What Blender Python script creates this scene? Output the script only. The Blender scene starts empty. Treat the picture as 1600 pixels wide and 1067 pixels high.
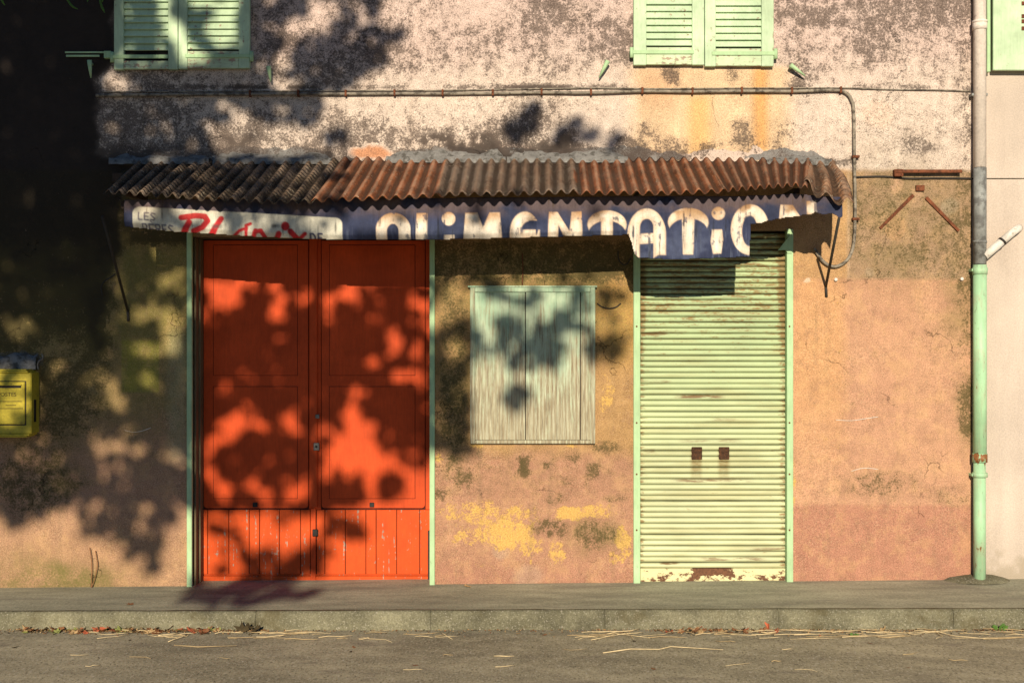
import bpy, bmesh, math, random
import numpy as np
from mathutils import Vector, Matrix

random.seed(7)
rng = np.random.default_rng(11)
S = bpy.context.scene
COL = S.collection
R = math.radians

# ------------------------------------------------------------------ camera
EYE, DIST, FOC = 1.6, 8.0, 1920.0          # eye height, metres to the facade, focal length for a 1600 px frame
cam_d = bpy.data.cameras.new('camera'); cam = bpy.data.objects.new('camera', cam_d); COL.objects.link(cam)
cam.location = (0, -DIST, EYE); cam.rotation_euler = (R(90), 0, 0)
cam_d.sensor_width = 36; cam_d.lens = 36 * FOC / 1600; cam_d.clip_end = 1000
S.camera = cam

# ------------------------------------------------------------------ sky, sun, exposure
SUN_EL, SUN_AZ = R(18.5), R(2.2)            # low evening sun behind the viewer, a little to the left
SUNV = Vector((-math.sin(SUN_AZ) * math.cos(SUN_EL), -math.cos(SUN_AZ) * math.cos(SUN_EL), math.sin(SUN_EL)))
w = bpy.data.worlds.new('World'); S.world = w; w.use_nodes = True
nt = w.node_tree; nt.nodes.clear()
sky = nt.nodes.new('ShaderNodeTexSky'); sky.sky_type = 'NISHITA'; sky.sun_disc = False
sky.sun_elevation = SUN_EL; sky.sun_rotation = math.pi + SUN_AZ
sky.dust_density = 0.0; sky.air_density = 0.8; sky.ozone_density = 6.0
bg = nt.nodes.new('ShaderNodeBackground'); bg.inputs[1].default_value = 0.07
wo = nt.nodes.new('ShaderNodeOutputWorld')
nt.links.new(sky.outputs[0], bg.inputs[0]); nt.links.new(bg.outputs[0], wo.inputs[0])
sun_d = bpy.data.lights.new('sun', 'SUN'); sun_d.energy = 5.0; sun_d.angle = R(0.53); sun_d.color = (1.0, 0.86, 0.66)
sun = bpy.data.objects.new('sun', sun_d); COL.objects.link(sun)
sun.rotation_euler = (-SUNV).to_track_quat('-Z', 'Y').to_euler()
S.view_settings.view_transform = 'Standard'; S.view_settings.look = 'None'
S.view_settings.exposure = 0.25; S.view_settings.gamma = 1.0; S.view_settings.use_curve_mapping = False
S.cycles.use_denoising = True
S.cycles.max_bounces = 5

# ------------------------------------------------------------------ helpers
def PX(px, y=0.0): return (px - 800.0) * (DIST + y) / FOC          # x in metres of a photo column, at depth y
def PZ(py, y=0.0): return EYE + (533.5 - py) * (DIST + y) / FOC    # z in metres of a photo row, at depth y
def P3(px, py, y=0.0): return (PX(px, y), y, PZ(py, y))
def gz(x): return 0.026 + 0.0081 * x                               # the street climbs a little to the right

def lattice(ix, iy, seed):
    h = (ix.astype(np.int64) * 374761393 + iy.astype(np.int64) * 668265263 + seed * 144665) & 0x7fffffff
    h = ((h ^ (h >> 13)) * 1274126177) & 0x7fffffff
    return ((h ^ (h >> 16)) & 0xffff) / 65535.0
def vnoise(x, y, seed=0):
    ix, iy = np.floor(x), np.floor(y); fx, fy = x - ix, y - iy
    fx = fx * fx * (3 - 2 * fx); fy = fy * fy * (3 - 2 * fy)
    a, b = lattice(ix, iy, seed), lattice(ix + 1, iy, seed); c, d = lattice(ix, iy + 1, seed), lattice(ix + 1, iy + 1, seed)
    return (a * (1 - fx) + b * fx) * (1 - fy) + (c * (1 - fx) + d * fx) * fy
def fbm(x, y, seed=0, octaves=4):
    s, a, t = 0.0, 0.5, 0.0
    for k in range(octaves):
        s = s + a * vnoise(x * 2 ** k, y * 2 ** k, seed + 17 * k); t += a; a *= 0.55
    return s / t
def sstep(a, b, v):
    t = np.clip((v - a) / (b - a), 0, 1); return t * t * (3 - 2 * t)

class MB:
    """collects boxes, tubes and strips and links them as one mesh object"""
    def __init__(s): s.v = []; s.f = []; s.sm = []
    def add(s, vs, fs, smooth=False):
        o = len(s.v); s.v += [tuple(p) for p in vs]; s.f += [[i + o for i in f] for f in fs]; s.sm += [smooth] * len(fs); return s
    def box(s, x0, x1, y0, y1, z0, z1, c=0.002):
        x0, x1 = min(x0, x1), max(x0, x1); y0, y1 = min(y0, y1), max(y0, y1); z0, z1 = min(z0, z1), max(z0, z1)
        c = min(c, 0.3 * (x1 - x0), 0.3 * (y1 - y0), 0.3 * (z1 - z0))
        bm = bmesh.new(); bmesh.ops.create_cube(bm, size=1.0)
        for v in bm.verts: v.co = ((x0 + x1) / 2 + v.co.x * (x1 - x0), (y0 + y1) / 2 + v.co.y * (y1 - y0), (z0 + z1) / 2 + v.co.z * (z1 - z0))
        if c > 0: bmesh.ops.bevel(bm, geom=bm.edges[:], offset=c, segments=1, affect='EDGES')
        bm.verts.index_update()
        s.add([v.co[:] for v in bm.verts], [[v.index for v in f.verts] for f in bm.faces]); bm.free(); return s
    def tube(s, pts, r, n=8, caps=True):
        pts = [Vector(p) for p in pts]; rs = r if isinstance(r, (list, tuple)) else [r] * len(pts)
        vs, fs = [], []; prev = None
        for i, p in enumerate(pts):
            d = (pts[min(i + 1, len(pts) - 1)] - pts[max(i - 1, 0)]).normalized()
            u = Vector((0, 0, 1)) if prev is None else prev
            if abs(u.dot(d)) > 0.95: u = Vector((1, 0, 0))
            a = (u - d * u.dot(d)).normalized(); b = d.cross(a); prev = a
            for k in range(n):
                t = 2 * math.pi * k / n; vs.append(p + (a * math.cos(t) + b * math.sin(t)) * rs[i])
        for i in range(len(pts) - 1):
            for k in range(n): fs.append([i * n + k, i * n + (k + 1) % n, (i + 1) * n + (k + 1) % n, (i + 1) * n + k])
        s.add(vs, fs, True)
        if caps: s.f += [[len(s.v) - len(vs) + k for k in range(n)][::-1], [len(s.v) - n + k for k in range(n)]]; s.sm += [False, False]
        return s
    def poly(s, pts, y0, y1):
        """prism: an outline in (x, z) between two depths"""
        n = len(pts); vs = [(x, y0, z) for x, z in pts] + [(x, y1, z) for x, z in pts]
        s.add(vs, [list(range(n)), list(range(n, 2 * n))[::-1]] + [[i, i + n, (i + 1) % n + n, (i + 1) % n] for i in range(n)]); return s
    def mesh(s, name):
        m = bpy.data.meshes.new(name); m.from_pydata(s.v, [], s.f); m.polygons.foreach_set('use_smooth', s.sm); m.validate(); m.update()
        bm = bmesh.new(); bm.from_mesh(m); bmesh.ops.recalc_face_normals(bm, faces=bm.faces[:]); bm.to_mesh(m); bm.free(); return m
    def build(s, name, mat, parent=None): return put(name, s.mesh(name), mat, parent)

def put(name, mesh, mat, parent=None, loc=None, rot=None):
    if mat is not None and not mesh.materials: mesh.materials.append(mat)
    o = bpy.data.objects.new(name, mesh); COL.objects.link(o)
    if loc is not None: o.location = loc
    if rot is not None: o.rotation_euler = rot
    if parent is not None: adopt(o, parent)
    return o
def adopt(o, parent):
    o.parent = parent; m = Matrix.Identity(4); p = parent
    while p is not None: m = Matrix.Translation(p.location) @ m; p = None
    o.matrix_parent_inverse = Matrix.Translation(-WLOC.get(parent.name, Vector((0, 0, 0))))
    WLOC[o.name] = Vector((0, 0, 0)) if o.location.length == 0 else Vector(o.location)
WLOC = {}
def tag(o, label=None, cat=None, group=None, kind=None):
    if label: o['label'] = label
    if cat: o['category'] = cat
    if group: o['group'] = group
    if kind: o['kind'] = kind
    return o
def thing(name, loc, label, cat, group=None):
    o = bpy.data.objects.new(name, None); COL.objects.link(o); o.location = loc; o.empty_display_size = 0.1
    WLOC[o.name] = Vector(loc); return tag(o, label, cat, group)
def grid_mesh(name, V, keep=None, closed=False):
    """V: (rows, cols, 3) array of points -> quad mesh; keep: (rows-1, cols-1) bool"""
    r, c = V.shape[:2]; idx = np.arange(r * c).reshape(r, c)
    q = np.stack([idx[:-1, :-1], idx[:-1, 1:], idx[1:, 1:], idx[1:, :-1]], -1)
    q = q[keep] if keep is not None else q.reshape(-1, 4)
    used = np.zeros(r * c, bool); used[q.ravel()] = True
    remap = np.cumsum(used) - 1; q = remap[q]; v = V.reshape(-1, 3)[used]
    m = bpy.data.meshes.new(name); m.vertices.add(len(v)); m.vertices.foreach_set('co', v.astype(np.float32).ravel())
    m.loops.add(q.size); m.loops.foreach_set('vertex_index', q.astype(np.int32).ravel())
    m.polygons.add(len(q)); m.polygons.foreach_set('loop_start', np.arange(0, q.size, 4, dtype=np.int32))
    m.polygons.foreach_set('use_smooth', np.ones(len(q), bool)); m.update(); m.validate()
    return m, used
def attr(mesh, name, rgba):
    a = mesh.attributes.new(name, 'FLOAT_COLOR', 'POINT'); a.data.foreach_set('color', rgba.astype(np.float32).ravel())

# ------------------------------------------------------------------ node helpers
class NT:
    def __init__(s, name, rough=0.85, spec=0.25):
        s.m = bpy.data.materials.new(name); s.m.use_nodes = True; s.t = s.m.node_tree; s.t.nodes.clear()
        s.out = s.n('ShaderNodeOutputMaterial'); s.b = s.n('ShaderNodeBsdfPrincipled')
        s.t.links.new(s.b.outputs[0], s.out.inputs[0]); s.b.inputs['Roughness'].default_value = rough
        s.b.inputs['Specular IOR Level'].default_value = spec; s.geo = s.n('ShaderNodeNewGeometry').outputs['Position']
    def n(s, t): return s.t.nodes.new(t)
    def set(s, sock, v):
        if isinstance(v, bpy.types.NodeSocket): s.t.links.new(v, sock)
        elif isinstance(v, (tuple, list)) and len(v) == 3 and sock.type == 'RGBA': sock.default_value = (*v, 1)
        else: sock.default_value = v
    def vec(s, sx=1, sy=1, sz=1, src=None, off=(0, 0, 0)):
        m = s.n('ShaderNodeMapping'); s.set(m.inputs[0], src or s.geo); m.inputs['Scale'].default_value = (sx, sy, sz); m.inputs['Location'].default_value = off
        return m.outputs[0]
    def noise(s, scale, detail=4, rough=0.55, vec=None, dist=0.0):
        n = s.n('ShaderNodeTexNoise'); s.set(n.inputs['Vector'], vec or s.geo); n.inputs['Scale'].default_value = scale
        n.inputs['Detail'].default_value = detail; n.inputs['Roughness'].default_value = rough; n.inputs['Distortion'].default_value = dist
        return n.outputs[0]
    def voro(s, scale, vec=None, feature='F1'):
        n = s.n('ShaderNodeTexVoronoi'); n.feature = feature; s.set(n.inputs['Vector'], vec or s.geo); n.inputs['Scale'].default_value = scale
        return n.outputs['Distance']
    def math(s, op, a, b=0.0, c=0.0, clamp=False):
        n = s.n('ShaderNodeMath'); n.operation = op; n.use_clamp = clamp
        for i, v in enumerate((a, b, c)): s.set(n.inputs[i], v)
        return n.outputs[0]
    def step(s, v, lo, hi):
        n = s.n('ShaderNodeMapRange'); n.interpolation_type = 'SMOOTHSTEP'; s.set(n.inputs[0], v); s.set(n.inputs[1], lo); s.set(n.inputs[2], hi)
        return n.outputs[0]
    def lin(s, v, a, b, c, d):
        n = s.n('ShaderNodeMapRange'); s.set(n.inputs[0], v)
        for i, k in enumerate((a, b, c, d)): n.inputs[i + 1].default_value = k
        return n.outputs[0]
    def mix(s, fac, a, b, mode='MIX'):
        n = s.n('ShaderNodeMix'); n.data_type = 'RGBA'; n.blend_type = mode
        s.set(n.inputs[0], fac); s.set(n.inputs[6], a); s.set(n.inputs[7], b); return n.outputs[2]
    def scale(s, colr, v):
        n = s.n('ShaderNodeVectorMath'); n.operation = 'SCALE'; s.set(n.inputs[0], colr); s.set(n.inputs[3], v); return n.outputs[0]
    def attr(s, name):
        n = s.n('ShaderNodeAttribute'); n.attribute_name = name; return n
    def sep(s, v):
        n = s.n('ShaderNodeSeparateXYZ'); s.set(n.inputs[0], v); return n.outputs
    def rnd(s): return s.n('ShaderNodeObjectInfo').outputs['Random']
    def bump(s, h, strength=0.3, dist=0.01):
        n = s.n('ShaderNodeBump'); n.inputs['Strength'].default_value = strength; n.inputs['Distance'].default_value = dist
        s.set(n.inputs['Height'], h); s.t.links.new(n.outputs[0], s.b.inputs['Normal']); return n
    def done(s, colr, rough=None):
        s.set(s.b.inputs['Base Color'], colr)
        if rough is not None: s.set(s.b.inputs['Roughness'], rough)
        return s.m
M = {}

def mat_wall():
    k = NT('stained_plaster', 0.92, 0.15)
    base = k.attr('base').outputs['Color']; mk = k.sep(k.attr('stain').outputs['Color']); a2 = k.sep(k.attr('stain2').outputs['Color'])
    n1 = k.noise(70, 6, 0.6); n2 = k.noise(17, 5, 0.6); n3 = k.noise(5.0, 5, 0.65); n4 = k.noise(125, 3, 0.65); n6 = k.noise(170, 2, 0.6)
    sp = k.math('ADD', k.math('MULTIPLY', n1, 0.5), k.math('ADD', k.math('MULTIPLY', n2, 0.34), k.math('MULTIPLY', n3, 0.16)))
    # plaster tone drifts, brush marks and fine grit
    c = k.scale(base, k.lin(n3, 0.3, 0.7, 0.84, 1.14))
    c = k.scale(c, k.lin(n4, 0.25, 0.75, 0.55, 1.42))
    pat = k.step(k.noise(9, 6, 0.65), 0.5, 0.62)
    c = k.mix(k.math('MULTIPLY', pat, 0.35), c, k.scale(c, 1.25))
    m7 = k.noise(7.5, 7, 0.68, k.vec(1, 1, 1, None, (3, 0, 5))); m8 = k.noise(11, 7, 0.7, k.vec(1, 1, 0.8, None, (9, 0, 1))); lw = a2[2]
    c = k.mix(k.math('MULTIPLY', k.math('MULTIPLY', k.step(m7, 0.47, 0.62), lw), 0.5), c, k.mix(0.45, k.scale(c, 1.15), (0.60, 0.38, 0.17)))
    c = k.mix(k.math('MULTIPLY', k.math('MULTIPLY', k.step(m8, 0.5, 0.64), lw), 0.5), c, k.mix(0.5, k.scale(c, 0.72), (0.30, 0.165, 0.11)))
    c = k.mix(k.math('MULTIPLY', k.step(k.noise(210, 2, 0.5), 0.60, 0.68), k.math('MULTIPLY', lw, 0.55)), c, (0.66, 0.48, 0.30))
    # exposed ochre render where the top coat has come away
    och = k.step(k.math('ADD', k.math('MULTIPLY', n2, 0.55), k.math('MULTIPLY', n1, 0.45)), k.lin(mk[1], 0, 1, 0.72, 0.34), k.lin(mk[1], 0, 1, 0.84, 0.46))
    c = k.mix(och, c, k.scale((0.60, 0.37, 0.115), k.lin(n4, 0.25, 0.75, 0.55, 1.4)))
    # rain runs
    dr = k.step(k.math('ADD', k.math('MULTIPLY', k.noise(13, 6, 0.65, k.vec(1, 1, 0.07)), 0.75), k.math('MULTIPLY', n3, 0.25)), 0.52, 0.68)
    c = k.mix(k.math('MULTIPLY', dr, 0.4), c, k.mix(0.5, k.scale(c, 0.6), (0.20, 0.15, 0.095)))
    dl = k.step(k.noise(9, 6, 0.65, k.vec(1, 1, 0.09, None, (4, 0, 2))), 0.56, 0.7); c = k.mix(k.math('MULTIPLY', dl, 0.35), c, k.scale(c, 1.3))
    # green-grey algal film, and olive shade tint painted on the lower left wall
    green_tint = k.math('MULTIPLY', k.step(k.math('ADD', k.math('MULTIPLY', n3, 0.6), k.math('MULTIPLY', n1, 0.4)), 0.34, 0.6), mk[2])
    c = k.mix(green_tint, c, (0.13, 0.125, 0.035))
    # pale repair plaster
    c = k.mix(k.step(k.math('ADD', a2[0], k.lin(n2, 0.3, 0.7, -0.25, 0.25)), 0.45, 0.6), c, k.scale((0.62, 0.5, 0.42), k.lin(n2, 0.3, 0.7, 0.85, 1.1)))
    # grey cement repair
    c = k.mix(k.step(k.math('ADD', a2[1], k.lin(n2, 0.3, 0.7, -0.25, 0.25)), 0.45, 0.55), c, k.scale((0.21, 0.21, 0.205), k.lin(n1, 0.3, 0.7, 0.75, 1.2)))
    # black mould: speckle whose cover follows the damp
    thr = k.lin(mk[0], 0, 1, 0.70, 0.30)
    mo = k.step(sp, thr, k.math('ADD', thr, 0.07))
    soft = k.math('MULTIPLY', k.step(k.math('ADD', k.math('MULTIPLY', n3, 0.6), k.math('MULTIPLY', n2, 0.4)), 0.36, 0.62), k.math('MULTIPLY', mk[0], 0.72))
    c = k.mix(soft, c, k.mix(a2[2], (0.22, 0.15, 0.115), (0.13, 0.105, 0.045)))
    pep = k.step(k.math('ADD', k.math('MULTIPLY', n6, 0.7), k.math('MULTIPLY', n2, 0.3)), k.lin(mk[0], 0, 1, 0.63, 0.42), k.lin(mk[0], 0, 1, 0.68, 0.47))
    mo = k.math('MAXIMUM', k.math('MULTIPLY', mo, k.lin(k.math('ADD', n4, k.math('MULTIPLY', k.step(mk[0], 0.7, 0.95), 0.5)), 0.36, 0.56, 0.35, 1.0)), k.math('MULTIPLY', pep, 0.75))
    c = k.mix(k.math('MULTIPLY', mo, 0.92), c, k.mix(a2[2], k.mix(k.step(mk[0], 0.75, 0.97), (0.068, 0.052, 0.044), (0.022, 0.018, 0.016)), k.mix(k.step(mk[0], 0.75, 0.97), (0.075, 0.06, 0.024), (0.022, 0.018, 0.015))))
    # hair cracks, here and there
    dv = k.n('ShaderNodeVectorMath'); dv.operation = 'MULTIPLY_ADD'
    nn = k.n('ShaderNodeTexNoise'); k.set(nn.inputs['Vector'], k.geo); nn.inputs['Scale'].default_value = 6; nn.inputs['Detail'].default_value = 5
    k.set(dv.inputs[0], nn.outputs['Color']); dv.inputs[1].default_value = (0.45, 0.45, 0.45); k.set(dv.inputs[2], k.geo)
    cr = k.voro(1.1, dv.outputs[0], 'DISTANCE_TO_EDGE')
    crk = k.math('MULTIPLY', k.math('SUBTRACT', 1.0, k.step(cr, 0.0015, 0.006)), k.step(k.noise(1.7, 3), 0.53, 0.6))
    c = k.mix(k.math('MULTIPLY', crk, 0.75), c, k.scale(c, 0.3))
    h = k.math('ADD', k.math('MULTIPLY', n1, 0.6), k.math('ADD', k.math('MULTIPLY', n4, 0.5), k.math('ADD', k.math('MULTIPLY', n2, 1.2), k.math('MULTIPLY', och, -0.5))))
    k.bump(k.math('SUBTRACT', h, k.math('MULTIPLY', crk, 1.5)), 0.55, 0.006)
    return k.done(c)

def mat_paint(name, colr, wood=(0.26, 0.2, 0.15), wear=0.5, rust=False, streak=(1, 1, 0.12), tone=0.25, rough=0.6):
    k = NT(name, rough, 0.16)
    g = k.vec(*streak)
    n1 = k.noise(22, 6, 0.65, g); n2 = k.noise(90, 4, 0.6, g); n3 = k.noise(4, 4, 0.6); n4 = k.noise(40, 5, 0.6)
    c = k.scale(colr, k.lin(n3, 0.3, 0.7, 1 - tone, 1 + tone * 0.6))
    c = k.mix(k.math('MULTIPLY', k.step(n4, 0.5, 0.7), 0.3), c, k.scale(colr, 0.72))
    c = k.scale(c, k.lin(n2, 0.3, 0.7, 0.9, 1.08))
    bare = k.step(k.math('ADD', k.math('MULTIPLY', n1, 0.6), k.math('MULTIPLY', n4, 0.4)), 0.78 - 0.3 * wear, 0.83 - 0.3 * wear)
    wc = k.scale(wood, k.lin(n2, 0.25, 0.75, 0.55, 1.3))
    c = k.mix(bare, c, wc)
    k.bump(k.math('ADD', k.math('MULTIPLY', bare, -1.0), k.math('MULTIPLY', n2, 0.35)), 0.35, 0.002)
    return k.done(c)

def mat_plain(name, colr, var=0.25, scale=12, rough=0.7, spec=0.3, dirt=None, dirt_amt=0.4, metal=0.0, bump=0.2):
    k = NT(name, rough, spec); k.b.inputs['Metallic'].default_value = metal
    n1 = k.noise(scale, 5, 0.6); n2 = k.noise(scale * 7, 4, 0.6)
    c = k.scale(colr, k.lin(n1, 0.3, 0.7, 1 - var, 1 + var)); c = k.scale(c, k.lin(n2, 0.3, 0.7, 0.86, 1.14))
    if dirt: c = k.mix(k.math('MULTIPLY', k.step(k.noise(scale * 1.7, 6, 0.65), 0.62 - 0.25 * dirt_amt, 0.72 - 0.2 * dirt_amt), 0.85), c, dirt)
    k.bump(n2, bump, 0.003)
    return k.done(c)

def mat_corrugated(name, colr, grey, rip, lichen):
    """rusted (or lichen-grown) corrugated sheet; rip = cross ripples of old cement sheet"""
    k = NT(name, 0.85, 0.25)
    st = k.vec(1, 0.25, 0.6)
    n1 = k.noise(16, 6, 0.65, st); n2 = k.noise(70, 5, 0.6); n3 = k.noise(3.5, 4, 0.6); ob = k.rnd()
    c = k.mix(k.step(n1, 0.36, 0.64), k.scale(colr, 0.42), k.scale(colr, 1.5))
    c = k.mix(k.math('MULTIPLY', k.step(n2, 0.5, 0.7), 0.5), c, k.scale(colr, 2.3))
    c = k.mix(k.math('MULTIPLY', k.step(n3, 0.45, 0.62), grey), c, k.scale((0.3, 0.23, 0.18), k.lin(n2, 0.3, 0.7, 0.6, 1.3)))
    sp = k.step(k.noise(38, 5, 0.7), 0.70 - 0.16 * lichen, 0.75 - 0.16 * lichen)
    c = k.mix(k.math('MULTIPLY', sp, 0.8), c, (0.42, 0.36, 0.27))
    dark = k.step(k.noise(11, 6, 0.7, k.vec(1, 0.5, 1, None, (5, 3, 1))), 0.55, 0.7)
    c = k.mix(k.math('MULTIPLY', dark, 0.65), c, (0.035, 0.024, 0.018))
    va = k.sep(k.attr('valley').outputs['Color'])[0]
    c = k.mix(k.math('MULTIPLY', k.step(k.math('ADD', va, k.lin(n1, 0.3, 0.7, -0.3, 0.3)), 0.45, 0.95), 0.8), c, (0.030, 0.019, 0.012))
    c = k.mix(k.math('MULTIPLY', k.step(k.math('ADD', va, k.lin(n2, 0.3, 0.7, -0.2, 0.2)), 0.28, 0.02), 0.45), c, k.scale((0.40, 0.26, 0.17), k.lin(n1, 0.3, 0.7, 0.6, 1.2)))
    h = k.math('MULTIPLY', n2, 0.5)
    if rip > 0:
        wv = k.n('ShaderNodeTexWave'); wv.bands_direction = 'Y'; k.set(wv.inputs['Vector'], k.geo); wv.inputs['Scale'].default_value = 7.5
        wv.inputs['Distortion'].default_value = 3.0; wv.inputs['Detail'].default_value = 2; wv.inputs['Detail Scale'].default_value = 4
        h = k.math('ADD', h, k.math('MULTIPLY', wv.outputs['Fac'], 1.6 * rip))
    k.bump(h, 0.8, 0.008)
    return k.done(k.scale(c, k.lin(ob, 0, 1, 0.62, 1.15)))

def mat_ground(name, colr, spk, fine=320, var=0.22, streak=(0.35, 1, 1), stain=None):
    k = NT(name, 0.95, 0.15)
    n1 = k.noise(2.2, 5, 0.6, k.vec(*streak)); n2 = k.noise(fine, 3, 0.7, k.vec(1, 0.45, 1)); n3 = k.noise(60, 4, 0.6); n5 = k.noise(9, 6, 0.65, k.vec(*streak))
    c = k.scale(colr, k.lin(n1, 0.3, 0.7, 1 - var, 1 + var)); c = k.scale(c, k.lin(n3, 0.3, 0.7, 0.8, 1.2)); c = k.scale(c, k.lin(n5, 0.3, 0.7, 0.82, 1.16))
    c = k.mix(k.math('MULTIPLY', k.step(n2, 0.56, 0.68), spk), c, (0.5, 0.46, 0.38))
    c = k.mix(k.math('MULTIPLY', k.step(n2, 0.44, 0.34), spk), c, k.scale(colr, 0.35))
    if stain: c = k.mix(k.math('MULTIPLY', k.step(k.noise(5, 6, 0.65, k.vec(*streak, None, (3, 1, 7))), 0.52, 0.68), 0.55), c, stain)
    k.bump(k.math('ADD', k.math('MULTIPLY', n2, 0.8), k.math('MULTIPLY', n3, 0.5)), 0.6, 0.005)
    return k.done(c)

MINT = (0.40, 0.62, 0.36)
M['wall'] = mat_wall()
M['shutter'] = mat_paint('mint_shutter_paint', (0.50, 0.65, 0.43), (0.34, 0.25, 0.18), 0.66, tone=0.28)
M['shutter_worn'] = mat_paint('worn_shutter_rail', (0.52, 0.64, 0.42), (0.36, 0.27, 0.2), 0.84, tone=0.25, streak=(0.14, 1, 1.3))
M['guide'] = mat_paint('mint_steel_paint', (0.40, 0.58, 0.33), (0.14, 0.07, 0.035), 0.48, tone=0.15)
M['jamb'] = mat_paint('brown_jamb', (0.16, 0.12, 0.065), (0.07, 0.05, 0.03), 0.35)
M['seam'] = mat_plain('grimy_door_seam', (0.09, 0.016, 0.008), 0.3, 20, 0.9)
M['orange'] = mat_paint('orange_door_paint', (0.59, 0.072, 0.014), (0.30, 0.16, 0.10), 0.40, tone=0.22, rough=0.6)
M['orange_plank'] = mat_paint('orange_worn_paint', (0.62, 0.082, 0.014), (0.40, 0.29, 0.22), 0.70, tone=0.2, rough=0.6, streak=(2.2, 1, 0.12))
M['black_iron'] = mat_plain('dark_iron', (0.02, 0.016, 0.013), 0.3, 40, 0.6)
M['steel'] = mat_plain('dull_steel', (0.22, 0.2, 0.17), 0.3, 40, 0.5, metal=0.6)
M['rust'] = mat_plain('rusted_iron', (0.15, 0.05, 0.022), 0.45, 30, 0.9, dirt=(0.06, 0.022, 0.012))
M['black_rust'] = mat_plain('blackened_rust', (0.05, 0.024, 0.012), 0.5, 40, 0.9, dirt=(0.12, 0.05, 0.02), dirt_amt=0.4)
M['cement'] = mat_plain('old_mortar', (0.185, 0.18, 0.17), 0.35, 14, 0.95, dirt=(0.07, 0.065, 0.055), dirt_amt=0.5, bump=0.7)
M['cable'] = mat_plain('grey_conduit', (0.24, 0.21, 0.165), 0.35, 14, 0.7, dirt=(0.06, 0.05, 0.04), dirt_amt=0.55)
M['wire'] = mat_plain('dark_wire', (0.035, 0.03, 0.025), 0.3, 20, 0.7)
M['zinc'] = mat_plain('grey_zinc', (0.24, 0.25, 0.24), 0.3, 7, 0.6, dirt=(0.11, 0.11, 0.105), dirt_amt=0.6)
M['whitepipe'] = mat_plain('whitewashed_pipe', (0.70, 0.62, 0.55), 0.10, 9, 0.7, dirt=(0.40, 0.33, 0.29), dirt_amt=0.1)
M['pvc'] = mat_plain('white_plastic_pipe', (0.66, 0.62, 0.56), 0.1, 9, 0.45, dirt=(0.3, 0.26, 0.2), dirt_amt=0.15)
M['dark'] = mat_plain('dark_interior', (0.012, 0.011, 0.01), 0.2, 4, 0.9)
M['wood_dark'] = mat_plain('dark_timber', (0.05, 0.035, 0.025), 0.3, 12, 0.9)
M['yellow'] = mat_plain('mailbox_yellow', (0.50, 0.40, 0.035), 0.15, 9, 0.45, dirt=(0.22, 0.17, 0.03), dirt_amt=0.2, bump=0.1)
M['print'] = mat_plain('dark_print', (0.07, 0.055, 0.015), 0.1, 9, 0.7)
def mat_render():
    k = NT('cream_render', 0.93, 0.1); n1 = k.noise(7, 5, 0.65, k.vec(1, 1, 0.12)); n2 = k.noise(120, 4); n3 = k.noise(2.0, 5, 0.6)
    c = k.scale((0.53, 0.45, 0.38), k.lin(n1, 0.3, 0.7, 0.90, 1.06)); c = k.scale(c, k.lin(n3, 0.3, 0.7, 0.88, 1.08)); c = k.scale(c, k.lin(n2, 0.3, 0.7, 0.86, 1.12))
    c = k.mix(k.math('MULTIPLY', k.step(k.noise(60, 4, 0.7), 0.66, 0.72), 0.5), c, (0.25, 0.2, 0.15))
    low = k.math('SUBTRACT', 1.0, k.step(k.math('ADD', k.sep(k.geo)[2], k.lin(k.noise(9, 5), 0.3, 0.7, -0.12, 0.12)), 0.05, 0.22)); c = k.mix(k.math('MULTIPLY', low, 0.55), c, (0.27, 0.225, 0.15))
    k.bump(n2, 0.5, 0.003); return k.done(c)
M['neighbour'] = mat_render()
M['reveal'] = mat_plain('grey_reveal', (0.14, 0.115, 0.075), 0.3, 8, 0.95, dirt=(0.05, 0.04, 0.025), dirt_amt=0.5)
M['sheet_rust'] = mat_corrugated('rusty_corrugated_iron', (0.185, 0.060, 0.022), 0.18, 0.0, 0.5)
M['sheet_grey'] = mat_corrugated('lichen_corrugated_cement', (0.16, 0.095, 0.06), 0.75, 1.0, 0.9)
M['sheet_moss'] = mat_corrugated('mossy_corrugated_cement', (0.105, 0.075, 0.048), 0.6, 1.0, 0.8)
M['sheet_end'] = mat_corrugated('bent_corrugated_iron', (0.23, 0.115, 0.06), 0.5, 0.6, 0.9)
M['pavement'] = mat_ground('worn_pavement_asphalt', (0.305, 0.295, 0.215), 0.36, 130, 0.25, (0.3, 1.4, 1), (0.19, 0.175, 0.14))
M['road'] = mat_ground('road_asphalt', (0.325, 0.29, 0.20), 0.85, 90, 0.3, (0.5, 1, 1), (0.17, 0.145, 0.115))
M['kerbstone'] = mat_ground('kerb_concrete', (0.165, 0.155, 0.10), 0.5, 110, 0.45, (0.8, 1, 1), (0.085, 0.068, 0.03))
M['bark'] = mat_plain('plane_bark', (0.2, 0.17, 0.12), 0.4, 6, 0.9, dirt=(0.1, 0.09, 0.06))
M['straw'] = mat_plain('dry_straw', (0.60, 0.48, 0.28), 0.25, 9, 0.8, bump=0)
M['straw_dull'] = mat_plain('weathered_straw', (0.40, 0.30, 0.16), 0.3, 9, 0.8, bump=0)
M['dryleaf_brown'] = mat_plain('brown_dry_leaf', (0.21, 0.095, 0.04), 0.4, 16, 0.8, bump=0.1)
M['dryleaf_red'] = mat_plain('red_dry_leaf', (0.40, 0.10, 0.045), 0.35, 16, 0.8, bump=0.1)
M['dryleaf_tan'] = mat_plain('tan_dry_leaf', (0.40, 0.27, 0.13), 0.35, 16, 0.8, bump=0.1)
M['dryleaf_olive'] = mat_plain('olive_fallen_leaf', (0.22, 0.24, 0.07), 0.35, 16, 0.8, bump=0.1)
M['dryleaf_dark'] = mat_plain('dark_rotten_leaf', (0.055, 0.04, 0.018), 0.35, 16, 0.9, bump=0.1)
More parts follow.
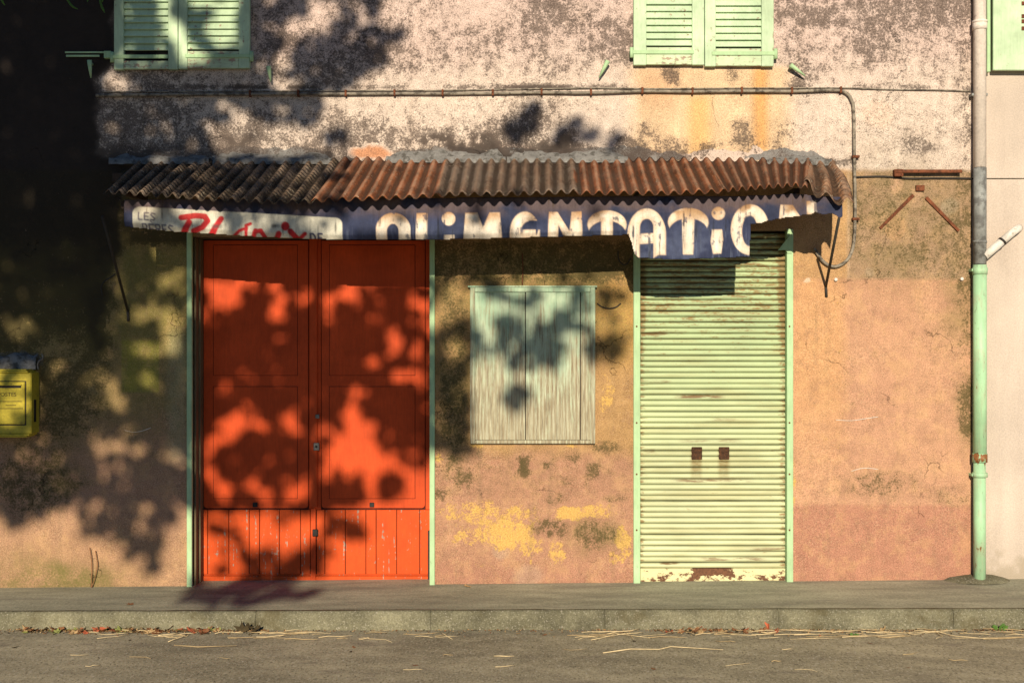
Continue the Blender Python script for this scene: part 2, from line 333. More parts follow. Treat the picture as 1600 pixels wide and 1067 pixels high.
M['weed'] = mat_plain('green_weed', (0.07, 0.15, 0.025), 0.3, 16, 0.7, bump=0)
def mat_leaf():
    k = NT('plane_leaf', 0.6, 0.3); n = k.noise(1.5, 2)
    c = k.mix(n, (0.05, 0.09, 0.02), (0.11, 0.12, 0.025))
    tr = k.n('ShaderNodeBsdfTranslucent'); k.set(tr.inputs[0], (0.10, 0.14, 0.02)); mx = k.n('ShaderNodeMixShader'); mx.inputs[0].default_value = 0.2
    k.set(k.b.inputs['Base Color'], c); k.t.links.new(k.b.outputs[0], mx.inputs[1]); k.t.links.new(tr.outputs[0], mx.inputs[2]); k.t.links.new(mx.outputs[0], k.out.inputs[0])
    return k.m
M['leaf'] = mat_leaf()
def mat_roller():
    k = NT('roller_shutter_paint', 0.6, 0.3)
    p = k.sep(k.geo); g = k.vec(0.22, 1, 1.6); n1 = k.noise(26, 6, 0.65, g); n2 = k.noise(9, 5, 0.6, g); n3 = k.noise(80, 4, 0.6, k.vec(0.5, 1, 1)); n4 = k.noise(2.5, 3)
    z = p[2]
    c = k.mix(k.step(z, 0.3, 2.0), (0.54, 0.57, 0.35), (0.39, 0.50, 0.27))
    c = k.scale(c, k.lin(n4, 0.3, 0.7, 0.88, 1.1))
    c = k.mix(k.math('MULTIPLY', k.step(n2, 0.45, 0.65), 0.4), c, (0.36, 0.33, 0.15))
    # rust film, thicker towards the head where water runs down, and along the two guides
    top = k.step(z, 1.2, 2.1)
    ex = k.math('ABSOLUTE', k.math('SUBTRACT', p[0], PX(1114))); edge = k.step(ex, 0.41, 0.475)
    amt = k.math('ADD', k.math('MULTIPLY', top, 0.15), k.math('MULTIPLY', edge, 0.16))
    ru = k.step(k.math('ADD', k.math('ADD', k.math('MULTIPLY', n1, 0.65), k.math('MULTIPLY', n3, 0.35)), amt), 0.59, 0.73)
    c = k.mix(k.math('MULTIPLY', ru, 0.85), c, k.scale((0.20, 0.11, 0.035), k.lin(n3, 0.3, 0.7, 0.6, 1.4)))
    # rust runs under the two handle plates
    for hx in (1088, 1131):
        dx = k.math('ABSOLUTE', k.math('SUBTRACT', p[0], PX(hx, 0.04)))
        m = k.math('MULTIPLY', k.math('SUBTRACT', 1.0, k.step(dx, 0.018, 0.05)), k.math('MULTIPLY', k.step(z, PZ(765), PZ(722)), k.math('SUBTRACT', 1.0, k.step(z, PZ(712), PZ(694)))))
        c = k.mix(k.math('MULTIPLY', m, k.lin(n3, 0.3, 0.7, 0.4, 0.9)), c, (0.20, 0.12, 0.03))
    for (xa, xb_, yy, st) in ((1052, 1130, 619, .9), (1050, 1175, 750, .8), (1060, 1160, 688, .5), (1002, 1075, 521, .7), (1002, 1048, 597, .6), (1090, 1200, 873, .7), (1030, 1062, 880, .9), (1170, 1226, 858, .6), (1004, 1024, 705, .9), (1204, 1226, 706, .9), (1100, 1150, 655, .5)):
        cxx, hw = PX((xa + xb_) / 2, 0.045), (PX(xb_, 0.045) - PX(xa, 0.045)) / 2
        mx2 = k.math('SUBTRACT', 1.0, k.step(k.math('ABSOLUTE', k.math('SUBTRACT', p[0], cxx)), hw * 0.6, hw * 1.15)); mz2 = k.math('SUBTRACT', 1.0, k.step(k.math('ABSOLUTE', k.math('SUBTRACT', z, PZ(yy, 0.045))), 0.006, 0.02))
        c = k.mix(k.math('MULTIPLY', k.math('MULTIPLY', mx2, mz2), k.math('MULTIPLY', k.step(n1, 0.42, 0.58), st)), c, (0.16, 0.075, 0.03))
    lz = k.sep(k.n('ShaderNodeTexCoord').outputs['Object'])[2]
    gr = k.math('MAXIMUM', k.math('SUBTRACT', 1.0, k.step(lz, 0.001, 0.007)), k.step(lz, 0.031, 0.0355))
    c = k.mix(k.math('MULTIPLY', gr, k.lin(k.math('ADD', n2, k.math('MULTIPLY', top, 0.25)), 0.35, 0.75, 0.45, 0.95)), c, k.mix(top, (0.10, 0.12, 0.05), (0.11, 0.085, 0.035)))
    k.bump(n3, 0.2, 0.002)
    return k.done(c)
M['roller'] = mat_roller()
def mat_rollbar():
    k = NT('rusty_bottom_bar', 0.65, 0.3)
    p = k.sep(k.geo); n1 = k.noise(34, 6, 0.7, k.vec(0.6, 1, 1)); n2 = k.noise(90, 4)
    dx = k.math('ABSOLUTE', k.math('SUBTRACT', p[0], PX(1114))); dz = k.math('ABSOLUTE', k.math('SUBTRACT', p[2], PZ(892)))
    m = k.math('MULTIPLY', k.math('SUBTRACT', 1.0, k.step(dx, 0.10, 0.17)), k.math('SUBTRACT', 1.0, k.step(dz, 0.02, 0.045)))
    low = k.math('SUBTRACT', 1.0, k.step(p[2], PZ(908), PZ(890)))
    ru = k.step(k.math('ADD', n1, k.math('ADD', k.math('MULTIPLY', m, 0.25), k.math('MULTIPLY', low, 0.10))), 0.585, 0.63)
    c = k.mix(ru, k.scale((0.62, 0.58, 0.33), k.lin(n1, 0.3, 0.7, 1.1, 0.9)), k.scale((0.13, 0.055, 0.025), k.lin(n2, 0.3, 0.7, 0.6, 1.4)))
    k.bump(ru, 0.3, 0.002); return k.done(c)
M['rollbar'] = mat_rollbar()
def mat_plank():
    k = NT('weathered_plank', 0.85, 0.2)
    ob = k.rnd(); off = k.n('ShaderNodeCombineXYZ'); k.set(off.inputs[0], k.math('MULTIPLY', ob, 40.0)); k.set(off.inputs[2], k.math('MULTIPLY', ob, 13.0))
    ad = k.n('ShaderNodeVectorMath'); k.set(ad.inputs[0], k.geo); k.set(ad.inputs[1], off.outputs[0]); v = ad.outputs[0]
    g = k.vec(1, 1, 0.06, v); n1 = k.noise(95, 7, 0.7, g); n2 = k.noise(17, 7, 0.8, k.vec(1, 1, 0.10, v)); n3 = k.noise(6, 5, 0.6, k.vec(1, 1, 0.6, v))
    wv = k.n('ShaderNodeTexWave'); wv.wave_type = 'RINGS'; wv.rings_direction = 'Z'
    k.set(wv.inputs['Vector'], k.vec(1, 1, 0.13, v, (0.2, 0, 0))); wv.inputs['Scale'].default_value = 14; wv.inputs['Distortion'].default_value = 5; wv.inputs['Detail'].default_value = 3; wv.inputs['Detail Scale'].default_value = 1.5
    wood = k.mix(k.step(n1, 0.3, 0.7), (0.19, 0.155, 0.105), (0.54, 0.54, 0.39)); wood = k.mix(k.math('MULTIPLY', wv.outputs['Fac'], 0.55), wood, (0.24, 0.18, 0.10))
    paint = k.mix(k.step(n3, 0.35, 0.65), (0.29, 0.49, 0.34), (0.46, 0.58, 0.42))
    keep = k.step(k.math('ADD', k.math('ADD', k.math('MULTIPLY', n2, 0.45), k.math('MULTIPLY', n1, 0.3)), k.math('ADD', k.math('MULTIPLY', n3, 0.3), k.lin(k.sep(k.geo)[2], 0.95, 1.95, -0.12, 0.07))), 0.44, 0.60)
    c = k.mix(k.math('MULTIPLY', keep, 0.8), wood, paint)
    k.bump(k.math('ADD', n1, k.math('MULTIPLY', keep, 0.5)), 0.5, 0.003)
    return k.done(c)
M['plank'] = mat_plank()
def mat_banner():
    k = NT('painted_canvas', 0.75, 0.25)
    c = k.attr('print').outputs['Color']; n1 = k.noise(30, 5, 0.65, k.vec(1, 1, 0.25)); n2 = k.noise(120, 4)
    c = k.scale(c, k.lin(n1, 0.3, 0.7, 0.78, 1.15)); c = k.scale(c, k.lin(n2, 0.3, 0.7, 0.9, 1.1))
    k.bump(n1, 0.25, 0.004); return k.done(c)
M['banner'] = mat_banner()
def mat_cast():
    k = NT('mint_cast_iron', 0.55, 0.35); p = k.sep(k.geo); n1 = k.noise(20, 6, 0.65, k.vec(1, 1, 0.3)); n3 = k.noise(70, 4)
    c = k.scale((0.36, 0.60, 0.36), k.lin(k.noise(5, 4), 0.3, 0.7, 0.82, 1.15)); c = k.mix(k.math('MULTIPLY', k.step(n1, 0.48, 0.66), 0.6), c, (0.40, 0.46, 0.30)); c = k.mix(k.math('MULTIPLY', k.step(k.noise(55, 5, 0.7, k.vec(1, 1, 0.35)), 0.58, 0.68), 0.6), c, (0.20, 0.24, 0.15)); c = k.scale(c, k.lin(k.noise(26, 4, 0.6, k.vec(1, 1, 0.06)), 0.3, 0.7, 0.84, 1.1))
    dz = k.math('SUBTRACT', p[2], PZ(722)); m = k.math('MULTIPLY', k.step(dz, -0.06, 0.03), k.math('SUBTRACT', 1.0, k.step(dz, 0.05, 0.08)))
    c = k.mix(k.step(k.math('ADD', n1, k.math('MULTIPLY', m, 0.22)), 0.64, 0.7), c, k.scale((0.22, 0.09, 0.03), k.lin(n3, 0.3, 0.7, 0.6, 1.4)))
    return k.done(c)
M['cast'] = mat_cast()

# ================================================================== THE SETTING
def sheet(name, xs, ys, zf, mat):
    X, Y = np.meshgrid(xs, ys); m, _ = grid_mesh(name, np.stack([X, Y, zf(X, Y)], -1)); return tag(put(name, m, mat), kind='structure')
def kerb_z(x): return -0.004 + 0.003 * np.clip(x, -20, 20)
def pave_z(x, y):
    t = np.clip(y / -0.70, 0, 1); return (0.026 + 0.0081 * np.clip(x, -20, 20)) * (1 - t) + kerb_z(x) * t
xs = np.concatenate([[-60, -20], np.linspace(-8, 8, 160), [20, 60]])
sheet('pavement', xs, np.linspace(0.35, -0.675, 22)[::-1], lambda x, y: pave_z(x, y) + 0.004 * (fbm(x * 2.2, y * 5, 3) - 0.5), M['pavement'])
sheet('road', np.concatenate([[-300, -60], np.linspace(-8, 8, 80), [60, 300]]), np.concatenate([[-300, -60, -20], np.linspace(-9, -0.66, 60)]), lambda x, y: -0.108 + 0.010 * (fbm(x * 1.6, y * 1.6, 5) - 0.5) - 0.012 * np.clip((y + 0.7) / -1.0, 0, 1) * 0, M['road'])
ground = sheet('ground', np.array([-500.0, 500.0]), np.array([-500.0, 500.0]), lambda x, y: x * 0 - 0.16, M['road'])
kerb = tag(bpy.data.objects.new('kerb', None), kind='structure'); COL.objects.link(kerb); WLOC['kerb'] = Vector((0, 0, 0))
joints = [PX(p, -0.70) for p in range(-690, 2400, 272)]
joints = [PX(j, -0.70) for j in (-688, -416, -144, 128, 400, 673, 945, 1216, 1489, 1762, 2034)]
for a, b in zip(joints[:-1], joints[1:]):
    n = 14; xs_ = np.linspace(a + 0.0007, b - 0.0007, n)
    prof = [(-0.655, -0.03), (-0.655, 0.0), (-0.685, 0.001), (-0.699, -0.006), (-0.706, -0.02), (-0.712, -0.07), (-0.716, -0.15)]
    V = np.zeros((len(prof), n, 3)); j = random.uniform(-0.003, 0.003)
    for i, (y, dz) in enumerate(prof):
        V[i, :, 0] = xs_; V[i, :, 1] = y + j + 0.004 * (fbm(xs_ * 9, xs_ * 0 + i, 9) - 0.5); V[i, :, 2] = kerb_z(xs_) + dz + 0.006 + 0.005 * (fbm(xs_ * 7, xs_ * 0 + i * 2, 4) - 0.5)
    m, _ = grid_mesh('kerb_stone', V)
    bm = bmesh.new(); bm.from_mesh(m)
    for col in (0, n - 1): bm.faces.new([bm.verts[0] if False else v for v in [sorted(bm.verts, key=lambda q: q.index)[i * n + col] for i in range(len(prof))]])
    bmesh.ops.recalc_face_normals(bm, faces=bm.faces[:]); bm.to_mesh(m); bm.free()
    put('kerb_stone', m, M['kerbstone'], kerb)

# ------------------------------------------------------------------ the shop house
house = thing('shop_house', (0, 0, 0), 'old shop house with stained peeling pink plaster, orange doors and mint shutters', 'house')
DOOR = (PX(301), PX(671), -0.3, 2.28); ROLL = (PX(994), PX(1234), -0.3, 2.32)
WINL = (PX(186), PX(383), PZ(104), 4.92); WINR = (PX(998), PX(1202), PZ(98), 4.94)
OPEN = [DOOR, ROLL, WINL, WINR]
XR = PX(1519)
def axis(lo, hi, step, cuts, inner):
    a = list(np.arange(lo, hi, step)) + [hi]
    a = [v for v in a if all(abs(v - c) > step * 0.45 for c in cuts)] + list(cuts); return np.array(sorted(set(a)))
ax = axis(-3.75, XR, 0.0135, [DOOR[0], DOOR[1], ROLL[0], ROLL[1], WINL[0], WINL[1], WINR[0], WINR[1]], None)
ax = np.concatenate([np.arange(-7.5, -3.76, 0.06), ax])
az = axis(-0.06, 4.05, 0.0135, [DOOR[3], ROLL[3], WINL[2], WINR[2]], None)
az = np.concatenate([[-0.3], az, np.arange(4.1, 4.9, 0.06), [4.92, 4.94], np.arange(5.0, 6.6, 0.08)])
Xw, Zw = np.meshgrid(ax, az)
Yw = 0.010 * (fbm(Xw * 1.3, Zw * 1.3, 21) - 0.5) + 0.006 * (fbm(Xw * 6, Zw * 6, 22) - 0.5)
U, Vv = 800 + 240 * Xw, 533.5 - 240 * (Zw - 1.6)                 # wall position in photo units, for laying out the stains
n_lo, n_mid, n_hi = fbm(U / 90, Vv / 90, 31), fbm(U / 34, Vv / 34, 32), fbm(U / 12, Vv / 12, 33)
wob = (n_mid - 0.5) * 26; wob2 = (n_hi - 0.5) * 10
def blob(cx, cy, rx, ry, soft=0.5, wv=1.0):
    d = np.sqrt(((U + wob * wv - cx) / rx) ** 2 + ((Vv + wob * wv * 0.8 + wob2 - cy) / ry) ** 2); return 1 - sstep(1 - soft, 1 + soft, d)
def band(y0, y1, s=3): return sstep(y0 - s, y0 + s, Vv) * (1 - sstep(y1 - s, y1 + s, Vv))
def cols(x0, x1, s=3): return sstep(x0 - s, x0 + s, U) * (1 - sstep(x1 - s, x1 + s, U))
base = np.zeros(U.shape + (3,))
def lay(mask, c):
    global base
    base = base * (1 - mask[..., None]) + np.array(c) * mask[..., None]
lay(np.ones(U.shape), (0.62, 0.52, 0.44))
lay(1 - sstep(60, 150, Vv + wob * 2), (0.60, 0.47, 0.415))                                   # upper coat, pinker
lay(0.85 * cols(985, 1235, 22) * band(104, 255, 8) * sstep(0.25, 0.6, n_lo + 0.2), (0.62, 0.44, 0.26))   # ochre run under the window
lay(0.85 * cols(1075, 1110, 14) * band(150, 250, 12), (0.62, 0.38, 0.15)); lay(0.9 * cols(1176, 1200, 9) * band(104, 240, 12), (0.58, 0.31, 0.11))
lay(0.7 * cols(1000, 1060, 20) * band(110, 170, 20), (0.55, 0.34, 0.2))
low = sstep(262, 270, Vv + wob2 * 0.4)
lay(low * cols(1325, 1700, 4), (0.36, 0.235, 0.15))                                          # weathered panel right of the awning
lay(low * (1 - cols(1325, 1700, 4)), (0.44, 0.26, 0.125))
lay(sstep(434, 439, Vv + wob2 * 0.3) * cols(1234, 1700), (0.52, 0.29, 0.18)); lay(sstep(434, 439, Vv) * cols(1300, 1700) * sstep(0.42, 0.62, n_lo) * 0.6, (0.47, 0.255, 0.165))
lay(sstep(434, 439, Vv) * cols(1238, 1320, 14) * (1 - sstep(560, 800, Vv)) * 0.6, (0.58, 0.32, 0.14))
lay(sstep(786, 792, Vv + wob2 * 0.5) * cols(1234, 1700), (0.415, 0.20, 0.135))
mid = cols(676, 994)
lay(mid * sstep(380, 400, Vv), (0.45, 0.27, 0.12)); lay(mid * sstep(690, 725, Vv + wob), (0.47, 0.25, 0.16)); lay(mid * sstep(860, 900, Vv + wob), (0.45, 0.225, 0.15))
lay(mid * blob(965, 500, 40, 70) * 0.8, (0.58, 0.33, 0.10))
lft = 1 - sstep(293, 297, U)
lay(lft * sstep(380, 500, Vv), (0.36, 0.25, 0.105)); lay(lft * cols(186, 300, 12) * band(375, 560, 25), (0.31, 0.24, 0.08))
lay(lft * sstep(600, 720, Vv + wob * 2), (0.47, 0.27, 0.175)); lay(lft * sstep(780, 860, Vv + wob * 2), (0.46, 0.27, 0.16))
lay(lft * cols(190, 248, 1.5) * band(531, 612, 1.5) * 0.85, (0.33, 0.31, 0.055))               # square of old yellow paint
lay(lft * cols(262, 294, 10) * band(520, 720, 20) * 0.4, (0.42, 0.44, 0.30))
for (x, y, rx, ry, c) in ((1400, 356, 17, 20, (.52, .31, .17)), (1402, 290, 11, 13, (.54, .33, .22)), (1436, 310, 13, 14, (.48, .3, .2)), (1484, 324, 14, 13, (.36, .28, .2)),
                          (1440, 348, 11, 11, (.40, .26, .17)), (1359, 425, 8, 8, (.44, .32, .22)), (1262, 438, 4, 4, (.7, .55, .42)), (1372, 178, 26, 22, (.66, .52, .42))):
    lay(blob(x, y, rx, ry, 0.15, 0.25) * 0.9, c)
for (x, y, rx, ry) in ((825, 900, 24, 18), (782, 862, 13, 11)): lay(blob(x, y, rx, ry, 0.3, 0.2) * 0.45, (0.5, 0.36, 0.26))
mould = np.zeros(U.shape)
def mo(mask, v):
    global mould
    mould = mould * (1 - mask) + v * mask
up = 1 - low
mo(up, 0.34); mo(up * (1 - sstep(95, 150, Vv + wob * 1.5)), 0.50); mo(up * (1 - sstep(30, 70, Vv + wob * 2)) * cols(1210, 1520, 30), 0.62)
mo(up * (1 - sstep(60, 130, Vv + wob * 2)) * cols(800, 985, 40), 0.60); mo(up * band(150, 215, 14), 0.40)
mo(up * band(132, 141, 3) * sstep(0.3, 0.5, n_mid), 0.72); mo(up * band(224, 262, 8) * sstep(0.36, 0.52, n_mid) * cols(-500, 1340, 4), 0.72); mo(up * band(232, 262, 8) * (1 - sstep(500, 560, U + wob)), 0.9)
mo(up * band(206, 262, 12) * sstep(0.40, 0.56, n_mid) * cols(300, 1060, 30), 0.78); mo(up * band(178, 262, 20) * sstep(0.50, 0.62, n_lo) * cols(190, 1000, 30), 0.6)
mo(up * cols(985, 1235, 16) * band(104, 215, 8), 0.14)
for (x, y, rx, ry, v) in ((1165, 212, 20, 26, .68), (1050, 120, 14, 14, .6), (1145, 118, 16, 14, .6), (1010, 205, 26, 20, .55), (1040, 225, 24, 14, .6), (1250, 90, 20, 40, .6), (1360, 60, 30, 40, .62), (1320, 20, 60, 24, .66), (1225, 215, 18, 30, .55), (1480, 120, 40, 14, .5), (430, 60, 30, 50, .6), (600, 80, 40, 40, .62), (520, 110, 60, 24, .6), (850, 60, 30, 45, .66), (700, 60, 50, 40, .55), (1430, 225, 30, 16, .62), (1512, 120, 8, 200, .6)): mo(up * blob(x, y, rx, ry, 0.7), v)
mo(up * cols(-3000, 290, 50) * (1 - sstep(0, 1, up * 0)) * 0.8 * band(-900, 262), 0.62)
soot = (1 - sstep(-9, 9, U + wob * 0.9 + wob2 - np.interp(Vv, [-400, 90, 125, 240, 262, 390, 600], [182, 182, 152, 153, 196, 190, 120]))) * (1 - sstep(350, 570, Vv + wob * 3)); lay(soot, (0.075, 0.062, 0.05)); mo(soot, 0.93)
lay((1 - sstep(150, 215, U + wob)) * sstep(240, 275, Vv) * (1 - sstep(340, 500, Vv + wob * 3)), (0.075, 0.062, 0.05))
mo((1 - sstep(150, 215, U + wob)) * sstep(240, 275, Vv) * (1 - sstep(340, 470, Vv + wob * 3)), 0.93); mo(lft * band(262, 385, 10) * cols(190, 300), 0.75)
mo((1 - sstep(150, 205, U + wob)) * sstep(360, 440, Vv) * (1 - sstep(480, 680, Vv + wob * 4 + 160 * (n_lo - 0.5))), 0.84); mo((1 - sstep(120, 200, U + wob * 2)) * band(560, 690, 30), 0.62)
mo(blob(50, 745, 75, 70, 0.5), 0.55); mo(blob(95, 760, 40, 24, 0.5), 0.5)
mo(low * cols(1325, 1700, 4) * band(266, 437, 3), 0.42); mo(blob(1455, 400, 60, 30, .6), 0.5)
mo(cols(1492, 1700, 10) * band(262, 560, 12), 0.56); mo(blob(1512, 640, 20, 55, .4), 0.68); mo(blob(1370, 755, 75, 26, .6), 0.44); mo(blob(1480, 770, 40, 18, .6), 0.42); mo(blob(1470, 520, 40, 60, .7), 0.36)
mo(mid * band(372, 445, 12), 0.66); mo(mid * band(440, 520, 30) * sstep(0.4, 0.6, n_mid), 0.5); mo(mid * cols(684, 732, 12) * band(440, 715, 18), 0.60); mo(mid * band(695, 780, 14), 0.28)
for (x, y, rx, ry, v) in ((820, 732, 13, 14, .66), (856, 730, 6, 7, .62), (929, 736, 11, 12, .62), (895, 715, 10, 10, .55), (945, 697, 20, 10, .6), (728, 752, 16, 12, .55), (690, 775, 14, 12, .6), (710, 735, 14, 30, .5), (860, 822, 34, 18, .60), (930, 838, 42, 24, .56), (965, 780, 20, 8, .5), (870, 780, 22, 8, .5), (890, 755, 20, 10, .45)): mo(mid * blob(x, y, rx, ry, 0.5), v)
mo(sstep(898, 916, Vv + wob2) * 0.6, 0.42)
ochre = np.zeros(U.shape)
for (x, y, rx, ry, v) in ((775, 805, 70, 20, .62), (790, 832, 46, 26, .78), (735, 838, 34, 16, .6), (822, 848, 16, 24, .7), (705, 800, 18, 18, .55), (905, 803, 46, 13, .78), (950, 800, 34, 12, .5), (845, 855, 12, 12, .62), (872, 865, 14, 20, .6), (975, 845, 12, 24, .74), (962, 872, 14, 8, .6), (690, 722, 8, 10, .6), (945, 615, 12, 34, .6), (965, 490, 30, 20, .5), (745, 697, 14, 5, .7), (897, 698, 10, 5, .6), (1240, 775, 6, 60, .6), (1290, 520, 60, 90, .36), (1290, 690, 40, 80, .34), (760, 885, 30, 8, .45)):
    ochre = np.maximum(ochre, (v + 0.15 * (v > 0.45)) * blob(x, y, rx * 1.12, ry * 1.12, 0.5))
algae_shade_tint = np.zeros(U.shape)  # algal growth, plus the olive cast of shade painted at lower left
for (x, y, rx, ry, v) in ((90, 905, 110, 26, .85), (240, 640, 60, 90, .45), (120, 660, 90, 60, .4), (30, 890, 60, 30, .5), (80, 745, 50, 34, .55), (105, 470, 200, 110, .6), (240, 470, 50, 110, .5), (225, 560, 38, 40, .4), (1400, 330, 90, 120, .3), (1500, 470, 30, 60, .4), (1512, 640, 20, 60, .5), (830, 450, 150, 70, .75), (960, 500, 40, 60, .5), (240, 420, 60, 70, .6), (712, 600, 26, 120, .6), (40, 640, 90, 60, .5), (930, 838, 46, 26, .5)):
    algae_shade_tint = np.maximum(algae_shade_tint, v * blob(x, y, rx, ry, 0.6))
pale = np.zeros(U.shape)
for (x, y, rx, ry) in ((1125, 245, 70, 12), (1180, 238, 12, 10), (800, 232, 40, 6)): pale = np.maximum(pale, blob(x, y, rx, ry, 0.5, 0.5))
cem = np.zeros(U.shape)
for (x, y, rx, ry) in ((700, 243, 70, 14), (830, 246, 130, 13), (960, 243, 70, 14), (430, 242, 100, 12), (230, 246, 60, 8), (1225, 244, 60, 11), (22, 562, 44, 15), (1040, 246, 30, 8)): cem = np.maximum(cem, blob(x, y, rx, ry, 0.4, 0.6))
lay(blob(580, 240, 32, 10, 0.3, .6), (0.5, 0.24, 0.13)); lay(blob(1015, 241, 16, 5, 0.3, .4), (0.5, 0.2, 0.11)); cem = np.where(blob(580, 240, 32, 10) > 0.3, 0, cem); mould = np.where(blob(580, 240, 32, 10) > 0.3, 0.2, mould)
mould = np.clip(mould + np.where(mould < 0.9, 0.55 * (fbm(U / 95, Vv / 70, 51) - 0.5) * (0.6 + 0.4 * up), 0), 0, 1.1) * 1.0
lower = low * (U > -5000); mould = np.maximum(mould, 0.17 * low)
base = base * (1 - (0.2 - 0.13 * cols(1234, 1700))[..., None] * low[..., None])
xc, zc = (ax[:-1] + ax[1:]) / 2, (az[:-1] + az[1:]) / 2
keep = np.ones((len(zc), len(xc)), bool)
for o in OPEN: keep &= ~((xc[None, :] > o[0]) & (xc[None, :] < o[1]) & (zc[:, None] > o[2]) & (zc[:, None] < o[3]))
wm, used = grid_mesh('wall', np.stack([Xw, Yw, Zw], -1), keep)
one = np.ones(U.shape)
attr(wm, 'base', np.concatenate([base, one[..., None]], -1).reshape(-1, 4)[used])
attr(wm, 'stain', np.stack([mould, ochre, algae_shade_tint, one], -1).reshape(-1, 4)[used])
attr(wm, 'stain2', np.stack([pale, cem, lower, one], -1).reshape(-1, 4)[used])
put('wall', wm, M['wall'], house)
# reveals of the two ground-floor openings, dark rooms behind, the rest of the house shell
rv = MB()
for (x0, x1, z0, z1), d in ((DOOR, 0.24), (ROLL, 0.12), (WINL, 0.14), (WINR, 0.14)):
    rv.box(x0 - 0.05, x0, 0.008, d, max(z0, -0.2), z1, 0).box(x1, x1 + 0.05, 0.008, d, max(z0, -0.2), z1, 0).box(x0 - 0.05, x1 + 0.05, 0.008, d, z1, z1 + 0.05, 0)
    if z0 > 0: rv.box(x0 - 0.05, x1 + 0.05, 0.008, d, z0 - 0.05, z0, 0)
rv.build('reveal', M['reveal'], house)
sh = MB(); sh.box(-7.5, XR - 0.01, 0.26, 0.5, -0.3, 6.5, 0); sh.box(-7.6, XR, -0.12, 0.5, 6.5, 6.62, 0.01)
sh.build('back_wall', M['dark'], house)

# ---- orange double door
DY = 0.19                                                          # set back in the opening
def dx(p): return PX(p, DY)
def dzz(p): return PZ(p, DY)
for side in (0, 1):
    x0, x1 = ((309, 490.5), (493, 676))[side]
    leaf = MB().box(dx(x0), dx(x1), DY, DY + 0.04, dzz(914 - side), 2.30, 0.003).build('door_leaf', M['seam'], house)
    if side == 0: leaf['label'] = 'left leaf of the orange double door'
    else: leaf['label'] = 'right leaf of the orange double door'
    a, b = ((319, 482), (503, 664))[side]
    for p, q in ((x0, a - 1.1), (b + 1.1, x1)): MB().box(dx(p), dx(q), DY - 0.008, DY + 0.001, dzz(795.4), 2.29, 0.002).build('stile', M['orange'], leaf)
    # sheet-steel overlay panel on the upper part with rounded lower corners
    pts = []; r = 0.022; xa, xb, zb, zt = dx(a), dx(b), dzz(793), 2.27
    for cx_, cz_, t0 in ((xa + r, zb + r, 180), (xb - r, zb + r, 270)):
        for q in range(0, 91, 18): pts.append((cx_ + r * math.cos(R(t0 + q)), cz_ + r * math.sin(R(t0 + q))))
    pts += [(xb, zt), (xa, zt)]
    MB().poly(pts, DY - 0.012, DY + 0.001).build('upper_panel', M['orange'], leaf)
    c, d = ((334.5, 465), (515.5, 648.5))[side]
    for (ty, by) in ((360, 586), (604, 778)):
        m = MB(); t = 0.0035; zt_, zb_ = min(dzz(ty), 2.24), dzz(by); y0, y1 = DY - 0.0155, DY - 0.011
        f = 0.006
        MB().box(dx(c) - 0.003, dx(d) + 0.003, DY - 0.0128, DY - 0.011, zb_ - 0.003, zt_ + 0.003, 0).build('field_seam', M['seam'], leaf)
        m.box(dx(c), dx(d), y0, y1, zb_, zt_, 0.002)
        m.build('raised_field', M['orange'], leaf)
    js = ((310, 325, 358, 390, 406, 437, 470, 485.4), (495, 508, 540, 572, 588, 620, 656, 674.5))[side]
    for p, q in zip(js[:-1], js[1:]):
        e = random.uniform(0, 0.003)
        MB().box(dx(p) + 0.0022, dx(q) - 0.0022, DY - 0.010 - e, DY + 0.002, dzz(896), dzz(796), 0.0018).build('plank', M['orange_plank'], leaf)
    MB().box(dx((311, 494)[side]), dx((490, 674)[side]), DY - 0.016, DY + 0.001, dzz(913 - side), dzz(899), 0.004).build('bottom_rail', M['orange_plank'], leaf)
    MB().box(dx((311, 494)[side]), dx((490, 674)[side]), DY - 0.006, DY + 0.001, dzz(898.4), dzz(896.4), 0.001).build('drip_strip', M['orange_plank'], leaf)
    hx = (399.5, 581.5)[side]
    MB().box(dx(hx - 3.6), dx(hx + 3.6), DY - 0.022, DY - 0.010, dzz(791.5), dzz(784.5), 0.002).build('pull', M['black_iron'], leaf)
    # iron kick plate along the outer edge
    kx = ((308, 312), (669, 673))[side]
    MB().box(dx(kx[0]), dx(kx[1]), DY - 0.03, DY - 0.002, dzz(911), dzz(828), 0.002).build('kick_plate', M['black_iron'], leaf)
astr = MB().box(dx(484), dx(496.5), DY - 0.026, DY - 0.001, dzz(792), 2.29, 0.004).box(dx(486), dx(494), DY - 0.02, DY - 0.001, dzz(911), dzz(792.5), 0.003)
ast = astr.build('meeting_stile', M['orange'], house)
for (lx, ly, ww, hh, mt) in ((495.5, 697, 4.5, 6, 'steel'), (497, 650, 3.2, 3.2, 'steel'), (493.5, 831, 4.2, 5.5, 'black_iron')):
    MB().box(dx(lx - ww), dx(lx + ww), DY - 0.034, DY - 0.024, dzz(ly + hh), dzz(ly - hh), 0.003).build('lock_plate', M[mt], ast)
MB().tube([(dx(495.5), DY - 0.036, dzz(697)), (dx(495.5), DY - 0.03, dzz(697))], 0.008, 8).build('keyhole', M['black_iron'], ast)
fr = MB().box(PX(293), PX(301), -0.022, 0.03, gz(-2.1) - 0.03, 2.31, 0.003).box(PX(671.5), PX(679.5), -0.022, 0.03, gz(-0.5) - 0.03, 2.31, 0.003)
for (a, b) in ((293, 301), (671.5, 679.5)):
    MB().box(PX(a), PX(b), -0.022, 0.03, gz(PX(a)) - 0.03, 2.31, 0.003).build('door_frame_post', M['guide'], house)
MB().box(PX(301) + 0.001, PX(304.5), 0.032, 0.10, -0.02, 2.28, 0.003).box(PX(301) + 0.002, PX(307), 0.104, 0.185, -0.02, 2.28, 0.003).build('door_jamb', M['jamb'], house)
